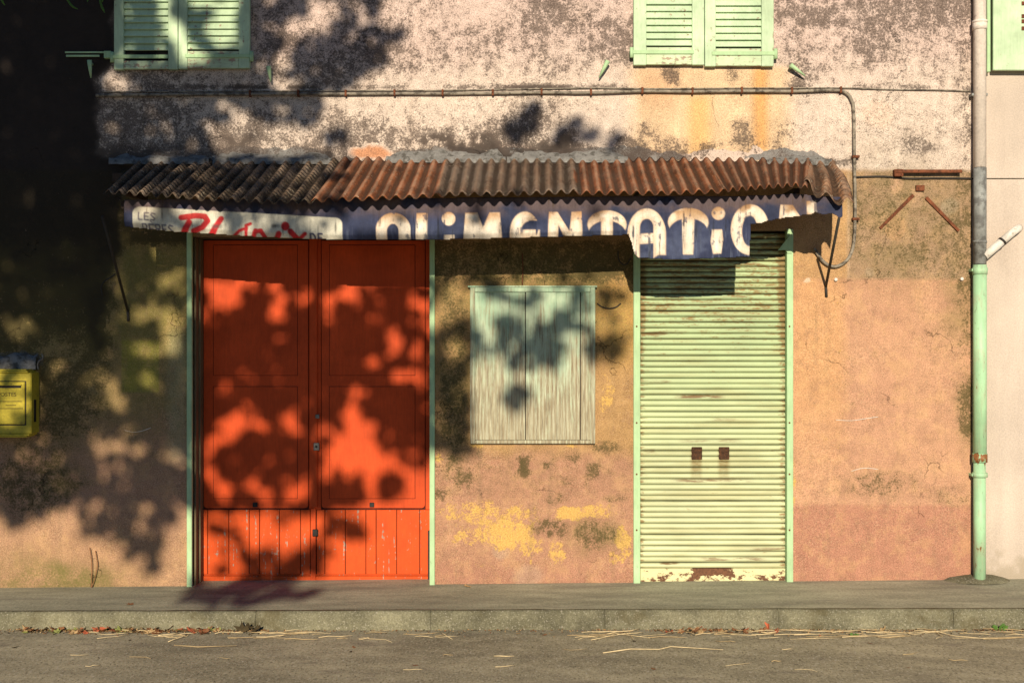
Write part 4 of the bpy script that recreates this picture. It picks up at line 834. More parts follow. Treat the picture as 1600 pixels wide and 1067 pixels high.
# ------------------------------------------------------------------ downpipe
dp = thing('downpipe', (PX(1531, -0.058), -0.058, gz(3.0)), 'rain downpipe, whitewashed and grey above, mint green cast iron below', 'downpipe')
dxp = PX(1531, -0.058); py_ = -0.058
def dpz(p): return PZ(p, py_)
MB().tube([(dxp, py_, 6.4), (dxp, py_, dpz(262))], 0.0395, 16).build('white_pipe', M['whitepipe'], dp)
MB().tube([(dxp + 0.001, py_, dpz(262.5)), (dxp, py_, dpz(413))], 0.0405, 16).build('zinc_pipe', M['zinc'], dp)
MB().tube([(dxp, py_, dpz(414)), (dxp, py_, dpz(722))], 0.0425, 16).build('green_pipe', M['cast'], dp)
MB().tube([(dxp - 0.002, py_, dpz(712)), (dxp - 0.002, py_, gz(3) - 0.02)], 0.0385, 16).build('green_pipe', M['cast'], dp)
for (p0, p1, r_, mt) in ((36, 47, 0.0455, 'whitepipe'), (33, 36.5, 0.048, 'whitepipe'), (376, 380, 0.044, 'zinc'), (418, 429, 0.047, 'cast'), (708, 722, 0.047, 'cast'), (738, 745, 0.048, 'cast')):
    MB().tube([(dxp, py_, dpz(p0)), (dxp, py_, dpz(p1))], r_, 16).build('collar', M[mt], dp)
for p in (148, 422, 742): MB().box(dxp - 0.052, dxp + 0.052, py_ - 0.002, 0.03, dpz(p + 2), dpz(p - 2), 0.002).build('pipe_bracket', M['zinc' if p < 300 else 'cast'], dp)
md_ = MB(); ang = np.linspace(math.pi, 2 * math.pi, 17); rows_ = []
for f, h in ((1.0, 0.0), (0.8, 0.018), (0.5, 0.032), (0.2, 0.04)): rows_.append([(dxp + f * 0.22 * math.cos(a) * (1 + 0.25 * (fbm(np.array([a * 3.0]), np.array([f]), 5)[0] - .5)), 0.012 + f * 0.15 * math.sin(a), gz(dxp) - 0.004 + h + 0.012 * (fbm(np.array([a * 5.0]), np.array([f * 5]), 8)[0] - .5)) for a in ang])
mm, _ = grid_mesh('mortar_mound', np.array(rows_)); tag(put('mortar_mound', mm, M['kerbstone']), 'low grey mortar mound at the foot of the downpipe', 'mortar')
wp = thing('waste_pipe', P3(1541, 398, -0.05), 'short white plastic waste pipe slanting into the downpipe', 'pipe')
MB().tube([P3(1538, 401, -0.075), P3(1566, 377, -0.06)], 0.027, 12).build('lower_section', M['pvc'], wp)
MB().tube([P3(1564.5, 378.5, -0.06), P3(1567, 376, -0.06)], 0.0295, 12).build('coupling', M['black_iron'], wp)
MB().tube([P3(1566.5, 376.5, -0.06), P3(1586, 360, -0.055), P3(1591, 357, -0.035), P3(1592, 356.5, 0.02)], 0.026, 12).build('upper_section', M['pvc'], wp)

# ------------------------------------------------------------------ neighbouring house
nb = thing('neighbour_house', (4.0, 0, 0.05), 'smooth cream rendered house to the right of the downpipe', 'house')
xs_ = np.concatenate([np.linspace(XR + 0.002, 4.2, 40), np.linspace(4.4, 9, 20)]); zsj = PZ(279)
for (z0, z1, nm) in ((-0.3, zsj - 0.004, 'wall'), (zsj + 0.004, 6.5, 'wall')):
    X_, Z_ = np.meshgrid(xs_, np.linspace(z0, z1, 60)); Y_ = 0.016 + 0.006 * (fbm(X_ * 1.2, Z_ * 1.2, 77) - 0.5); m, _ = grid_mesh('wall', np.stack([X_, Y_, Z_], -1)); put('wall', m, M['neighbour'], nb)
MB().box(XR + 0.002, 9, 0.024, 0.3, -0.3, 6.5, 0).build('back_wall', M['reveal'], nb)
y0 = -0.05
ns_ = MB().box(PX(1552, y0), PX(1552, y0) + 0.55, y0, y0 + 0.03, PZ(110, y0), 4.9, 0.004).build('window_shutter', M['shutter'], nb)
ns_['label'] = 'pale green solid shutter with rust at its edges'
MB().box(PX(1543.5, y0), PX(1549, y0), y0 + 0.012, 0.012, PZ(112, y0), 4.9, 0.003).build('shutter_edge', M['guide'], ns_)
for p in (6, 26, 34, 45): MB().box(PX(1596, y0), PX(1603, y0), y0 - 0.006, y0 + 0.002, PZ(p + 3, y0), PZ(p - 3, y0), 0.001).build('rust_patch', M['rust'], ns_)

# ------------------------------------------------------------------ mailbox
mbx = thing('mailbox', P3(12, 681, 0), 'yellow metal mailbox fixed to the shaded wall at the far left', 'mailbox')
my = -0.13
def mx_(p): return PX(p, my)
def mz_(p): return PZ(p, my)
MB().box(mx_(-26), mx_(49), my, 0.006, mz_(678), mz_(582), 0.006).build('case', M['yellow'], mbx)
MB().box(mx_(-28), mx_(44), my - 0.006, 0.004, mz_(582.2), mz_(579.5), 0.002).box(mx_(-26), mx_(41), my - 0.002, 0.004, mz_(579.2), mz_(576.8), 0.002).build('top_moulding', M['yellow'], mbx)
MB().box(mx_(-28), mx_(46), my - 0.006, 0.004, mz_(680.5), mz_(677.8), 0.002).box(mx_(-26), mx_(42), my - 0.002, 0.004, mz_(683), mz_(680.8), 0.002).build('base_moulding', M['yellow'], mbx)
mdoor = MB().box(mx_(-18), mx_(39.5), my - 0.010, my + 0.002, mz_(662.5), mz_(596.5), 0.004).build('door', M['yellow'], mbx)
gap = MB().box(mx_(-20), mx_(41), my - 0.0015, my + 0.001, mz_(664.5), mz_(595), 0).build('door_gap', M['black_iron'], mbx)
MB().box(mx_(-14), mx_(34), my - 0.012, my - 0.0095, mz_(606), mz_(602), 0.001).build('slot', M['black_iron'], mdoor)
MB().box(mx_(-15), mx_(35), my - 0.022, my - 0.0098, mz_(602), mz_(600.6), 0.001).build('slot_hood', M['yellow'], mdoor)
def text(body, px, py, size, mat, parent, name):
    c = bpy.data.curves.new('t', 'FONT'); c.body = body; c.size = size; c.align_x = 'CENTER'; c.extrude = 0.0004; o = bpy.data.objects.new('t', c); COL.objects.link(o)
    bpy.context.view_layer.update(); m = bpy.data.meshes.new_from_object(o.evaluated_get(bpy.context.evaluated_depsgraph_get())); bpy.data.objects.remove(o)
    m.transform(Matrix.Translation((mx_(px), my - 0.0108, mz_(py))) @ Matrix.Rotation(R(90), 4, 'X')); m.materials.clear(); return put(name, m, mat, parent)
text('POSTES', 12, 619, 0.036, M['print'], mdoor, 'lettering')
for k_, (py, ww) in enumerate(((627, 17), (633, 8), (638, 19))): MB().box(mx_(18 - ww), mx_(18 + ww), my - 0.0112, my - 0.0099, mz_(py + 0.5), mz_(py - 0.5), 0).build('printed_line', M['print'], mdoor)
MB().box(mx_(49) - 0.001, mx_(49) + 0.003, -0.09, -0.055, mz_(660), mz_(625), 0.001).build('side_vent', M['black_iron'], mbx)
tag(MB().tube(smooth_path([(60, 577), (58.5, 570), (61, 564), (66, 561), (66.5, 556), (65, 553)], -0.02), 0.006, 8).build('wire_hook', M['steel']), 'bent pale wire hook above the mailbox', 'wire')
# lump of cement above the mailbox
lm = np.array([[(PX(p, -0.01), -0.002 - dep * (0.02 + 0.018 * fbm(np.array([p / 9.0]), np.array([i * 1.0]), 3)[0]), PZ(577 - hgt * (14 + 16 * fbm(np.array([p / 13.0]), np.array([0.0]), 4)[0]), -0.01)) for p in np.linspace(-60, 58, 40)] for i, (dep, hgt) in enumerate(((1, 0), (1.1, 0.4), (0.8, 0.8), (0.2, 1.0), (-0.2, 1.02)))])
m, _ = grid_mesh('cement_lump', lm); tag(put('cement_lump', m, M['cement']), 'rough grey cement lump on the wall above the mailbox', 'cement')

# ------------------------------------------------------------------ plane tree behind the viewer, whose crown dapples the left of the front
gxs, gys = np.arange(-260, 1100, 5.0), np.arange(-120, 1010, 5.0); GX, GY = np.meshgrid(gxs, gys)
xb = np.interp(GY, [-120, 0, 40, 70, 100, 125, 150, 175, 200, 222, 250, 300, 370, 372, 425, 432, 600, 705, 712, 790, 800, 900, 905, 960, 1010],
               [600, 594, 585, 620, 590, 560, 508, 500, 335, 335, 340, 330, 300, 250, 250, 680, 690, 668, 560, 545, 290, 290, 300, 300, 100])
WX, WY = 34 * (fbm(GX / 26, GY / 26, 411) - 0.5), 34 * (fbm(GX / 26, GY / 26, 412) - 0.5)      # ragged leaf-edge outlines
D = (GX + WX < xb).astype(float)
def put_d(cx, cy, rx, ry, v):
    global D
    m = np.hypot((GX + WX - cx) / rx, (GY + WY - cy) / ry) < 1; D[m] = v
def rect_d(x0, x1, y0, y1, v): D[(GX >= x0) & (GX < x1) & (GY >= y0) & (GY < y1)] = v
rect_d(300, 560, 250, 372, 0.6); rect_d(240, 430, 250, 350, 0.85); rect_d(270, 330, 330, 372, 0.6); rect_d(240, 560, 372, 428, 0.55); rect_d(560, 980, 372, 428, 0.15)
rect_d(190, 300, 428, 560, 0.62); rect_d(676, 935, 428, 580, 0.5); rect_d(676, 740, 580, 705, 0.85); rect_d(740, 1000, 580, 720, 0.0)
rect_d(-260, 1100, 962, 1010, 0.0); rect_d(-40, 62, 578, 690, 0.55)
lit = [(418, 8, 14, 16), (500, 14, 42, 22), (480, 45, 34, 22), (455, 66, 22, 18), (442, 92, 18, 14), (435, 115, 20, 14), (450, 135, 32, 10), (185, 128, 22, 16), (210, 142, 12, 8), (164, 172, 7, 9), (182, 198, 17, 12), (345, 160, 16, 12), (372, 176, 18, 14), (350, 195, 22, 14), (411, 178, 8, 20),
       (410, 212, 85, 14), (270, 205, 8, 8), (277, 235, 10, 10), (311, 228, 8, 8), (300, 200, 8, 8), (345, 245, 14, 8),
       (262, 10, 14, 26), (275, 50, 10, 18), (330, 14, 44, 18), (345, 48, 26, 26), (290, 70, 12, 30), (210, 28, 26, 7), (195, 8, 10, 10), (310, 95, 14, 10), (210, 100, 26, 10), (345, 75, 16, 14),
       # doors
       (345, 445, 36, 15), (318, 460, 10, 20), (452, 452, 20, 10), (430, 463, 14, 8), (418, 482, 18, 12), (424, 512, 13, 11), (504, 462, 16, 24), (520, 448, 28, 7), (625, 455, 24, 8), (638, 463, 12, 8), (662, 470, 12, 18), (668, 505, 10, 20), (650, 500, 8, 8), (612, 525, 14, 18), (600, 545, 10, 11), (642, 530, 12, 16), (630, 566, 24, 12), (664, 555, 8, 14),
       (385, 575, 17, 12), (335, 602, 14, 13), (316, 552, 6, 16), (376, 618, 14, 7), (532, 572, 10, 16), (550, 602, 18, 12), (545, 630, 12, 24), (548, 665, 26, 20), (365, 655, 40, 16), (335, 675, 14, 20), (458, 655, 16, 24), (505, 660, 18, 16), (645, 650, 14, 12),
       (530, 695, 42, 32), (540, 715, 50, 22), (505, 735, 16, 20), (590, 712, 18, 10), (575, 735, 18, 16), (560, 790, 40, 18), (645, 765, 34, 32), (612, 785, 34, 16), (575, 770, 20, 16), (411, 700, 16, 10), (355, 712, 14, 10), (322, 745, 15, 20), (340, 768, 14, 8), (385, 752, 16, 9), (450, 765, 22, 16), (402, 775, 12, 9), (478, 745, 10, 20), (316, 690, 7, 24),
       # middle wall and hatch
       (700, 482, 13, 15), (713, 535, 13, 13), (722, 672, 12, 10), (800, 470, 20, 8), (760, 505, 12, 26), (850, 478, 26, 16), (810, 578, 16, 13), (895, 600, 26, 60), (860, 620, 26, 30), (765, 590, 16, 24), (955, 500, 20, 22), (960, 440, 30, 8), (720, 445, 26, 8), (845, 442, 30, 6),
       # left wall
       (30, 518, 22, 20), (92, 577, 20, 12), (160, 555, 16, 14), (150, 590, 12, 14), (182, 585, 8, 18), (142, 605, 11, 12), (172, 628, 20, 12), (196, 652, 15, 15), (132, 680, 20, 11), (195, 702, 42, 15), (270, 708, 22, 10), (118, 768, 14, 9), (222, 594, 22, 14), (225, 488, 20, 10), (260, 435, 20, 10), (262, 530, 14, 12), (212, 510, 12, 10), (215, 405, 10, 8)]
D *= np.where(D > 0.9, np.where(fbm(GX / 13, GY / 13, 420) > 0.66, 0.55, 1.0), 1.0)               # small sun flecks
for l in lit: put_d(*l, 0.02)
rect_d(-260, 300, 895, 1010, 0.0); D[(GX + WX < 155) & (GX > -20) & (GY + 2 * WY < 430)] = 1.0; rect_d(-260, 300, 812, 905, 0.0); rect_d(40, 300, 785, 905, 0.0); rect_d(300, 565, 795, 905, 0.0)
dark = [(530, 742, 14, 9), (532, 765, 34, 13), (602, 745, 20, 16), (620, 680, 46, 40), (645, 700, 20, 20), (342, 815, 22, 17), (417, 803, 18, 8), (528, 822, 28, 13), (512, 810, 14, 12), (550, 832, 12, 6), (340, 855, 12, 10), (340, 885, 12, 10), (392, 868, 26, 18), (375, 850, 12, 10), (465, 875, 34, 18), (490, 858, 14, 18), (395, 905, 50, 10), (430, 890, 20, 8),
        (48, 750, 55, 62), (30, 800, 40, 18), (100, 770, 14, 16), (148, 800, 28, 28), (225, 800, 46, 26), (218, 838, 40, 20), (222, 868, 36, 20), (235, 888, 20, 10), (145, 830, 20, 10), (200, 752, 52, 24), (270, 745, 22, 16),
        (846, 535, 24, 32), (786, 512, 18, 22), (805, 620, 17, 20), (952, 542, 24, 24), (948, 465, 14, 16), (885, 500, 20, 20), (742, 540, 9, 40), (712, 512, 26, 12), (706, 600, 22, 50), (716, 700, 14, 18), (775, 460, 24, 8),
        (810, 195, 24, 20), (886, 207, 19, 18), (932, 216, 16, 13), (962, 224, 12, 10), (824, 178, 14, 9), (525, 212, 18, 14), (455, 175, 38, 22), (480, 45, 0, 0), (562, 8, 28, 16), (555, 35, 24, 18), (535, 55, 24, 16), (595, 62, 30, 18), (492, 55, 10, 12), (520, 98, 66, 26), (580, 92, 20, 22), (505, 128, 24, 12),
        (400, 938, 110, 18), (340, 930, 40, 14)]
for d_ in dark:
    if d_[2] > 0: put_d(*d_, 0.92)
put_d(198, 852, 11, 10, 0.02); put_d(545, 0, 0.1, 0.1, 0)
# the crown carries on above and to the left of what falls on the front
ext = fbm(GX / 60, GY / 60, 400); D[(GX < -20)] = np.where(ext > 0.47, 0.7, 0.05)[GX < -20]
pts_l = []
cell = (5 / 240.0) ** 2
leaf_r = 0.058
area = leaf_r * leaf_r * 1.75 * 0.62
lay_ = -np.log(1 - np.clip(D, 0, 0.985) * 0.985) * 0.95
cnt = rng.poisson(lay_ * cell / area)
sv = np.array(SUNV)
for (iy, ix) in zip(*np.nonzero(cnt)):
    for _ in range(cnt[iy, ix]):
        px, py = gxs[ix] + rng.uniform(-2.5, 2.5), gys[iy] + rng.uniform(-2.5, 2.5)
        t_ = 6.9 + 3.0 * min(max(py / 900, 0), 1) + 2.2 * rng.random()
        pts_l.append(np.array((PX(px), 0, PZ(py))) + sv * t_)
for _ in range(2600):                                              # fuller crown above the frame
    th, ph = rng.uniform(0, 2 * math.pi), math.acos(rng.uniform(-0.2, 1)); r_ = rng.uniform(0.75, 1.0)
    q = np.array((-4.6 + 3.0 * r_ * math.cos(th) * math.sin(ph), -9.6 + 2.2 * r_ * math.sin(th) * math.sin(ph), 8.4 + 2.4 * r_ * math.cos(ph)))
    tt = q[1] / sv[1]; hit = q - sv * tt; u_, v_ = 800 + 240 * hit[0], 533.5 - 240 * (hit[2] - 1.6)
    if u_ < -20 or v_ < -40: pts_l.append(q)
def sky_block_crown(cx, cy, cz, rx, ry, rz, n):  # added out-of-view canopy that blocks sky light, so shade gets darker
    res = []
    while len(res) < n:
        d = rng.normal(size=3); d /= np.linalg.norm(d); q = np.array((cx, cy, cz)) + d * np.array((rx, ry, rz)) * rng.uniform(0.35, 1.0)
        hit = q - sv * (q[1] / sv[1]); u_ = 800 + 240 * hit[0]
        if (hit[2] > 4.15 or u_ < -120 or u_ > 1720) and fbm(np.array([q[0] * 0.9]), np.array([q[2] * 0.9 + q[1]]), 440)[0] > 0.42: res.append(q)
    return res
pts_l += sky_block_crown(-4.2, -9.6, 9.6, 4.6, 2.8, 3.6, 5200)  # extra high leaves added to the first tree as a sky blocker
LEAVES = [np.array(pts_l), np.array(sky_block_crown(5.2, -10.2, 9.8, 4.8, 2.8, 3.4, 5200))]
def leaf_cloud(pts_l, big_from):
    N = len(pts_l)
    ang = rng.uniform(0, 2 * math.pi, N); sz = leaf_r * rng.uniform(0.7, 1.25, N); sz[big_from:] *= 1.9
    nrm = rng.normal(size=(N, 3)) * 0.55 + sv; nrm /= np.linalg.norm(nrm, axis=1)[:, None]
    a_ = np.cross(nrm, np.array((0.13, 0.05, 1.0))); a_ /= np.linalg.norm(a_, axis=1)[:, None]; b_ = np.cross(nrm, a_)
    ca, sa = np.cos(ang)[:, None], np.sin(ang)[:, None]; e1 = a_ * ca + b_ * sa; e2 = -a_ * sa + b_ * ca
    LV = pts_l[:, None, :] + (e1[:, None, :] * o2[None, :, 0:1] + e2[:, None, :] * o2[None, :, 1:2]) * sz[:, None, None] - nrm[:, None, :] * (0.18 * sz[:, None, None] * (o2[None, :, 0:1] ** 2))
    m = bpy.data.meshes.new('crown'); m.vertices.add(N * nv); m.vertices.foreach_set('co', LV.astype(np.float32).ravel())
    m.loops.add(N * nv); m.loops.foreach_set('vertex_index', np.arange(N * nv, dtype=np.int32)); m.polygons.add(N); m.polygons.foreach_set('loop_start', np.arange(0, N * nv, nv, dtype=np.int32)); m.update(); m.validate(); return m
out = [(0, -1.0), (0.35, -0.62), (0.95, -0.35), (0.62, 0.05), (0.9, 0.62), (0.32, 0.5), (0, 1.05), (-0.32, 0.5), (-0.9, 0.62), (-0.62, 0.05), (-0.95, -0.35), (-0.35, -0.62)]
nv = len(out); o2 = np.array(out)
lm_ = leaf_cloud(LEAVES[0], len(LEAVES[0]) - 5200)
tree = thing('plane_tree', (-5.6, -9.9, -0.1), 'leafy plane tree across the street whose crown shades the left of the front', 'tree')
put('crown', lm_, M['leaf'], tree)
MB().tube([(-5.6, -9.9, -0.15), (-5.62, -9.9, 0.5), (-5.55, -9.85, 2.0), (-5.4, -9.8, 3.6), (-5.2, -9.6, 5.2), (-5.0, -9.5, 7.2), (-4.8, -9.4, 8.8)], [0.34, 0.27, 0.23, 0.2, 0.16, 0.1, 0.04], 14).build('trunk', M['bark'], tree)
for (px, py, t_, z0) in ((-40, 330, 8.8, 3.4), (60, 250, 8.5, 4.0), (130, 330, 9.0, 4.2), (120, 60, 8.2, 4.6), (430, 600, 9.9, 3.2), (400, 100, 8.2, 4.9), (60, 620, 10, 2.9), (560, 90, 8.2, 5.2)):
    e = np.array((PX(px), 0, PZ(py))) + sv * t_; s0 = np.array((-5.45, -9.8, z0)); mpt = (s0 + e) / 2 + np.array((0, 0, 0.35))
    MB().tube([s0, mpt, e], [0.075, 0.045, 0.012], 8).build('limb', M['bark'], tree)

sky_block_tree = thing('plane_tree', (6.9, -10.4, -0.1), 'unseen plane tree added right of the viewer to block sky light', 'tree')  # unseen, added only to dim the sky light on the front
put('crown', leaf_cloud(LEAVES[1], 0), M['leaf'], sky_block_tree)
MB().tube([(6.9, -10.4, -0.15), (6.88, -10.4, 0.6), (6.8, -10.35, 2.5), (6.6, -10.3, 4.6), (6.2, -10.2, 7.0), (5.8, -10.2, 9.6), (5.5, -10.2, 12.0)], [0.36, 0.29, 0.25, 0.22, 0.17, 0.11, 0.04], 14).build('trunk', M['bark'], sky_block_tree)
for (ex, ey, ez) in ((2.4, -9.6, 8.6), (8.6, -10.8, 9.0), (4.6, -11.6, 11.0), (7.4, -9.2, 11.4)): MB().tube([(6.5, -10.3, 5.2), ((6.5 + ex) / 2, (ey - 10.3) / 2, (5.2 + ez) / 2 + 0.5), (ex, ey, ez)], [0.09, 0.055, 0.015], 8).build('limb', M['bark'], sky_block_tree)

# ------------------------------------------------------------------ hanging vine tips at the top left
vine = thing('hanging_vine', P3(120, -40, -0.1), 'thin green vine tips hanging at the top left corner', 'vine')
for pts in ([(104, -60), (104, -8), (108, 4), (114, 11), (122, 15)], [(154, -60), (156, -6), (158, 8), (161, 15), (164, 21)], [(136, -60), (137, -8), (136.5, 4)], [(160, -60), (161, -6), (159, 4)], [(-4, -60), (1, -10), (4, 3), (8, 9)], [(40, -60), (42, -20), (46, -4)]):
    MB().tube(smooth_path(pts, -0.12), [0.007] * 4 + [0.0075] * (4 * (len(pts) - 1) + 1 - 8) + [0.006, 0.004, 0.003, 0.001], 6).build('tendril', M['weed'], vine)

# ------------------------------------------------------------------ litter in the gutter
def road_z(x, y): return float(-0.108 + 0.010 * (fbm(np.array([x * 1.6]), np.array([y * 1.6]), 5)[0] - 0.5))
def leaf_mesh(seed, curl):
    r_ = random.Random(seed); n = 11; vs = [(0, 0, 0.012 * curl)]; 
    for i in range(n):
        a = 2 * math.pi * i / n; rad = (1.0 if i % 2 == 0 else 0.62) * r_.uniform(0.8, 1.15); vs.append((rad * math.cos(a), 0.75 * rad * math.sin(a), curl * (0.35 * rad * rad * (0.6 + 0.8 * r_.random()) * (1 if math.sin(a) > -0.3 else 0.15))))
    fs = [[0, 1 + i, 1 + (i + 1) % n] for i in range(n)]
    vs += [(-0.6, 0, 0.02), (-1.5, 0.1 * r_.uniform(-3, 3), 0.06), (-1.5, 0.1 * r_.uniform(-3, 3) + 0.06, 0.05)]; fs.append([n + 1, n + 2, n + 3])
    m = bpy.data.meshes.new('fallen_leaf'); m.from_pydata(vs, [], fs); m.update(); return m
LM = {}
def drop_leaf(px, py, size, kind, label, group, curl=0.8, name='fallen_leaf', tilt=0.2, onpave=False):
    # ground point seen at photo row py
    zg = -0.108; 
    if onpave: zg = 0.01
    y = -DIST + (EYE - zg) * FOC / (py - 533.5); x = PX(px, y); z = (float(pave_z(np.array(x), np.array(y))) if onpave else road_z(x, y)) + 0.004
    if not onpave: y = min(y, -0.725)
    key = (kind, random.randrange(3), round(curl, 1))
    if key not in LM: m = leaf_mesh(hash(key[1]) + 7 * key[1] + len(kind), curl); m.materials.append(M['dryleaf_' + kind]); LM[key] = m
    o = bpy.data.objects.new(name, LM[key]); COL.objects.link(o); o.location = (x, y, z); o.scale = (size,) * 3
    o.rotation_euler = (random.uniform(-tilt, tilt), random.uniform(-tilt, tilt), random.uniform(0, 6.28)); return tag(o, label, 'leaf', group)
rl = random.Random(3)
for i in range(70):
    kind = rl.choice(['brown', 'brown', 'brown', 'tan', 'dark', 'red', 'olive']); px = rl.choice([rl.uniform(25, 140), rl.uniform(120, 270), rl.uniform(150, 350)])
    drop_leaf(px, 985 + rl.uniform(-2, 5), rl.uniform(0.024, 0.048), kind, 'small dry leaf in the gutter litter left of the orange doors', 'dry leaves in the left gutter', rl.uniform(0.5, 1.0), tilt=0.5)
for i in range(30):
    kind = rl.choice(['brown', 'brown', 'red', 'tan', 'dark']); px = rl.uniform(1040, 1215)
    drop_leaf(px, 987 + rl.uniform(-2, 3), rl.uniform(0.022, 0.042), kind, 'small dry leaf in the gutter litter below the roller shutter', 'dry leaves below the roller shutter', rl.uniform(0.5, 1.0), tilt=0.5)
for i in range(12):
    px = rl.uniform(640, 1560); drop_leaf(px, 988 + rl.uniform(0, 6), rl.uniform(0.010, 0.02), rl.choice(['red', 'brown', 'tan']), 'tiny leaf scrap scattered along the foot of the kerb', 'leaf scraps along the kerb', 0.4, name='leaf_scrap')
for i in range(16):
    px = rl.uniform(20, 1580); drop_leaf(px, rl.uniform(1000, 1060), rl.uniform(0.008, 0.02), rl.choice(['dark', 'dark', 'brown', 'red']), 'tiny dark leaf scrap lying out on the road', 'leaf scraps on the road', 0.3, name='leaf_scrap')
drop_leaf(157, 985, 0.055, 'red', 'large red dry leaf curled against the left kerb', None, 1.2, tilt=0.6); drop_leaf(200, 985, 0.045, 'tan', 'large tan dry leaf against the left kerb', None, 1.0, tilt=0.5)
drop_leaf(335, 983, 0.045, 'olive', 'large olive green leaf against the kerb by the doors', None, 1.0, tilt=0.4); drop_leaf(280, 985, 0.045, 'red', 'flat reddish dry leaf against the kerb by the doors', None, 0.6)
drop_leaf(1200, 984, 0.045, 'red', 'red leaf standing up at the kerb below the roller shutter', None, 1.6, tilt=1.1); drop_leaf(1378, 986, 0.035, 'tan', 'tan dry leaf among the straw at the right kerb', None, 1.0, tilt=0.6)
drop_leaf(203, 941, 0.03, 'brown', 'single brown leaf with stalk on the left pavement', None, 0.6, onpave=True); drop_leaf(730, 919, 0.035, 'tan', 'tan leaf at the wall foot right of the orange doors', None, 0.5, onpave=True)
drop_leaf(1052, 913, 0.02, 'red', 'small red leaf under the roller shutter', None, 0.5, onpave=True); drop_leaf(488, 924, 0.02, 'red', 'small red leaf in front of the orange doors', None, 0.5, onpave=True)
cl = thing('crumpled_leaf', (PX(388, -0.78), -0.78, -0.105), 'big dark crumpled dead leaf at the kerb below the doors', 'leaf')
for k_ in range(3):
    o = bpy.data.objects.new('leaf_lobe', leaf_mesh(40 + k_, 1.3)); o.data.materials.append(M['dryleaf_dark']); COL.objects.link(o); o.location = (PX(376 + k_ * 12, -0.78), -0.76 - 0.01 * k_, -0.095 + 0.012 * (k_ % 2)); o.scale = (0.05,) * 3; o.rotation_euler = (0.9 - 0.4 * k_, 0.5 * k_ - 0.4, k_ * 2.1); adopt(o, cl)
def straw(pts, r_, label, group):
    P = []
    for (px, py) in pts:
        y = min(-DIST + (EYE + 0.108) * FOC / (py - 533.5), -0.722); x = PX(px, y); P.append((x, y, road_z(x, y) + 0.006 + random.uniform(0, 0.006)))
    return tag(MB().tube(P, [r_] * (len(P) - 1) + [r_ * 0.5], 5).build('straw', M[random.choice(['straw', 'straw', 'straw_dull'])], None), label, 'straw', group)
def straws(n, x0, x1, y0, y1, l0, l1, label, group):
    for i in range(n):
        px, py, L = rl.uniform(x0, x1), rl.uniform(y0, y1), rl.uniform(l0, l1); th = rl.gauss(0, 0.45); sl = 0.24 * math.tan(max(-1.2, min(1.2, th))); L *= max(0.35, math.cos(th)); bw = rl.uniform(-1.6, 1.6); pts = [(px - L / 2, py - sl * L / 2), (px - 0.2 * L, py - 0.2 * sl * L + bw * 0.7), (px + rl.uniform(0.05, 0.3) * L, py + bw * 0.5), (px + L / 2, py + sl * L / 2)]
        straw([(a, max(b, 984.5)) for a, b in pts], rl.uniform(0.0010, 0.0027), label, group)
straws(24, 120, 430, 986, 999, 12, 60, 'dry straw stalk in the gutter left of the orange doors', 'straw in the left gutter')
straws(22, 420, 700, 985, 1001, 12, 60, 'dry straw stalk in the gutter below the orange doors', 'straw below the orange doors')
straws(24, 880, 1180, 986, 999, 12, 70, 'dry straw stalk in the gutter below the roller shutter', 'straw below the roller shutter')
straws(54, 1180, 1590, 985, 1000, 14, 90, 'dry straw stalk in the gutter towards the downpipe', 'straw in the right gutter')
straws(16, 10, 1580, 1002, 1050, 15, 50, 'stray straw stalk lying out on the road', 'stray straw on the road')
straw([(942, 1022), (985, 1016), (1030, 1017), (1048, 1013), (1130, 1018)], 0.003, 'long bent straw stalk on the road below the roller shutter', None)
straw([(272, 1009), (310, 1011.5), (370, 1011)], 0.003, 'long straight straw stalk on the road at the left', None)
gd_ = {k_: MB() for k_ in ('dryleaf_brown', 'dryleaf_tan', 'dryleaf_dark')}
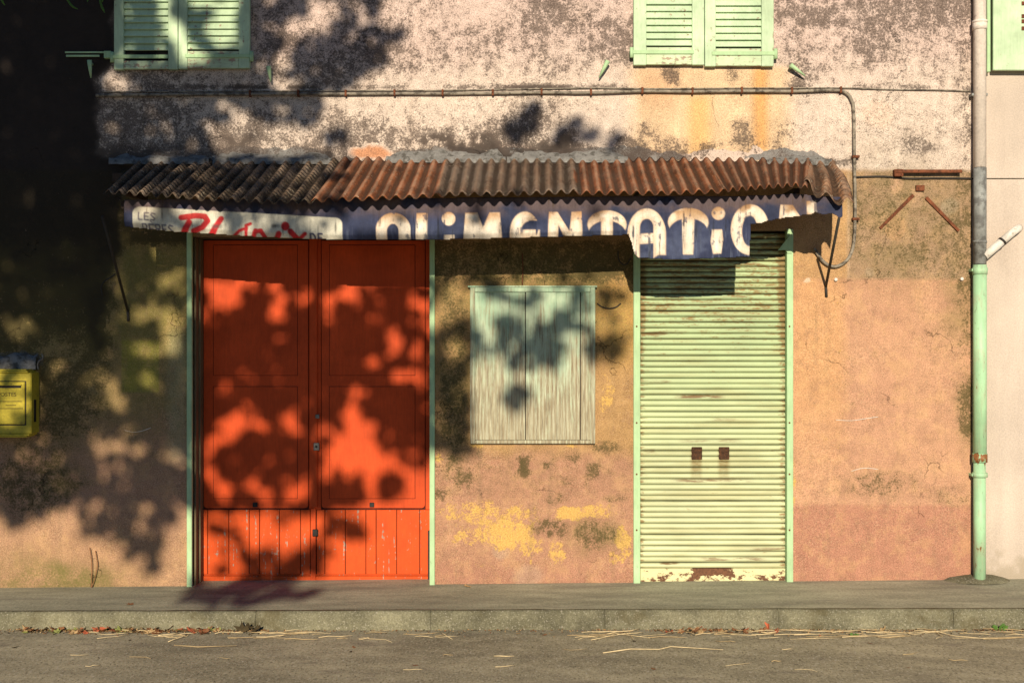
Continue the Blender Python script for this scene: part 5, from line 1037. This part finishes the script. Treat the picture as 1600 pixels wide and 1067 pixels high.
for i in range(1700):                                              # grit and leaf crumbs swept against the kerb
    px = rl.choice([rl.uniform(-40, 1640), rl.uniform(40, 420), rl.uniform(1020, 1600)]); y = -0.722 - abs(rl.gauss(0, 0.035)) - (0.1 * rl.random() if rl.random() < 0.12 else 0); x = PX(px, y); z = road_z(x, y) + 0.002; r_ = rl.uniform(0.002, 0.008)
    q = [(x + r_ * math.cos(a) * rl.uniform(0.6, 1.3), y + r_ * math.sin(a) * rl.uniform(0.6, 1.3), z + rl.uniform(0, 0.007)) for a in (0.3, 1.9, 3.6, 5.1)]
    gd_[rl.choice(list(gd_))].add(q + [(x, y, z - 0.001)], [[0, 1, 2, 3], [0, 4, 1], [2, 4, 3]])
for k_, mb in gd_.items(): tag(mb.build('gutter_debris', M[k_]), {'dryleaf_brown': 'brown crumbs of dead leaf strewn along the kerb foot', 'dryleaf_tan': 'tan grit and chaff strewn along the kerb foot', 'dryleaf_dark': 'dark grit strewn along the kerb foot'}[k_], 'debris', kind='stuff')
def weed(px, py, h, n, label):
    y = min(-DIST + (EYE + 0.108) * FOC / (py - 533.5), -0.73); x = PX(px, y); t = thing('weed', (x, y, -0.108), label, 'weed')
    for i in range(n):
        a = random.uniform(0, 6.28); l_ = h * random.uniform(0.5, 1.0); dr = Vector((math.cos(a) * 0.8, math.sin(a) * 0.3, random.uniform(0.4, 1))).normalized()
        b = Vector((x, y, -0.11)) + Vector((math.cos(a), math.sin(a) * 0.3, 0)) * h * 0.3; e = b + dr * l_; s_ = dr.cross(Vector((0, 1, 0.2))).normalized() * l_ * 0.22; mid_ = (b + e) / 2 + Vector((0, 0, 0.1 * l_))
        m = MB(); m.add([b, mid_ + s_, e, mid_ - s_], [[0, 1, 2, 3]]); m.build('leaf_blade', M['weed'], t)
weed(1563, 984, 0.05, 40, 'green weed tuft growing at the right end of the kerb'); weed(1334, 994, 0.03, 16, 'small green weed in the straw by the right gutter')
stm = thing('dry_weed_stems', P3(144, 917, -0.02), 'two thin dry weed stems against the wall left of the doors', 'weed')
for pts in ([(143, 918), (143.5, 895), (143, 875), (140, 855)], [(143, 918), (149, 900), (152, 880), (149, 860)]): MB().tube(smooth_path(pts, -0.02), 0.0028, 5).build('stem', M['dryleaf_brown'], stm)
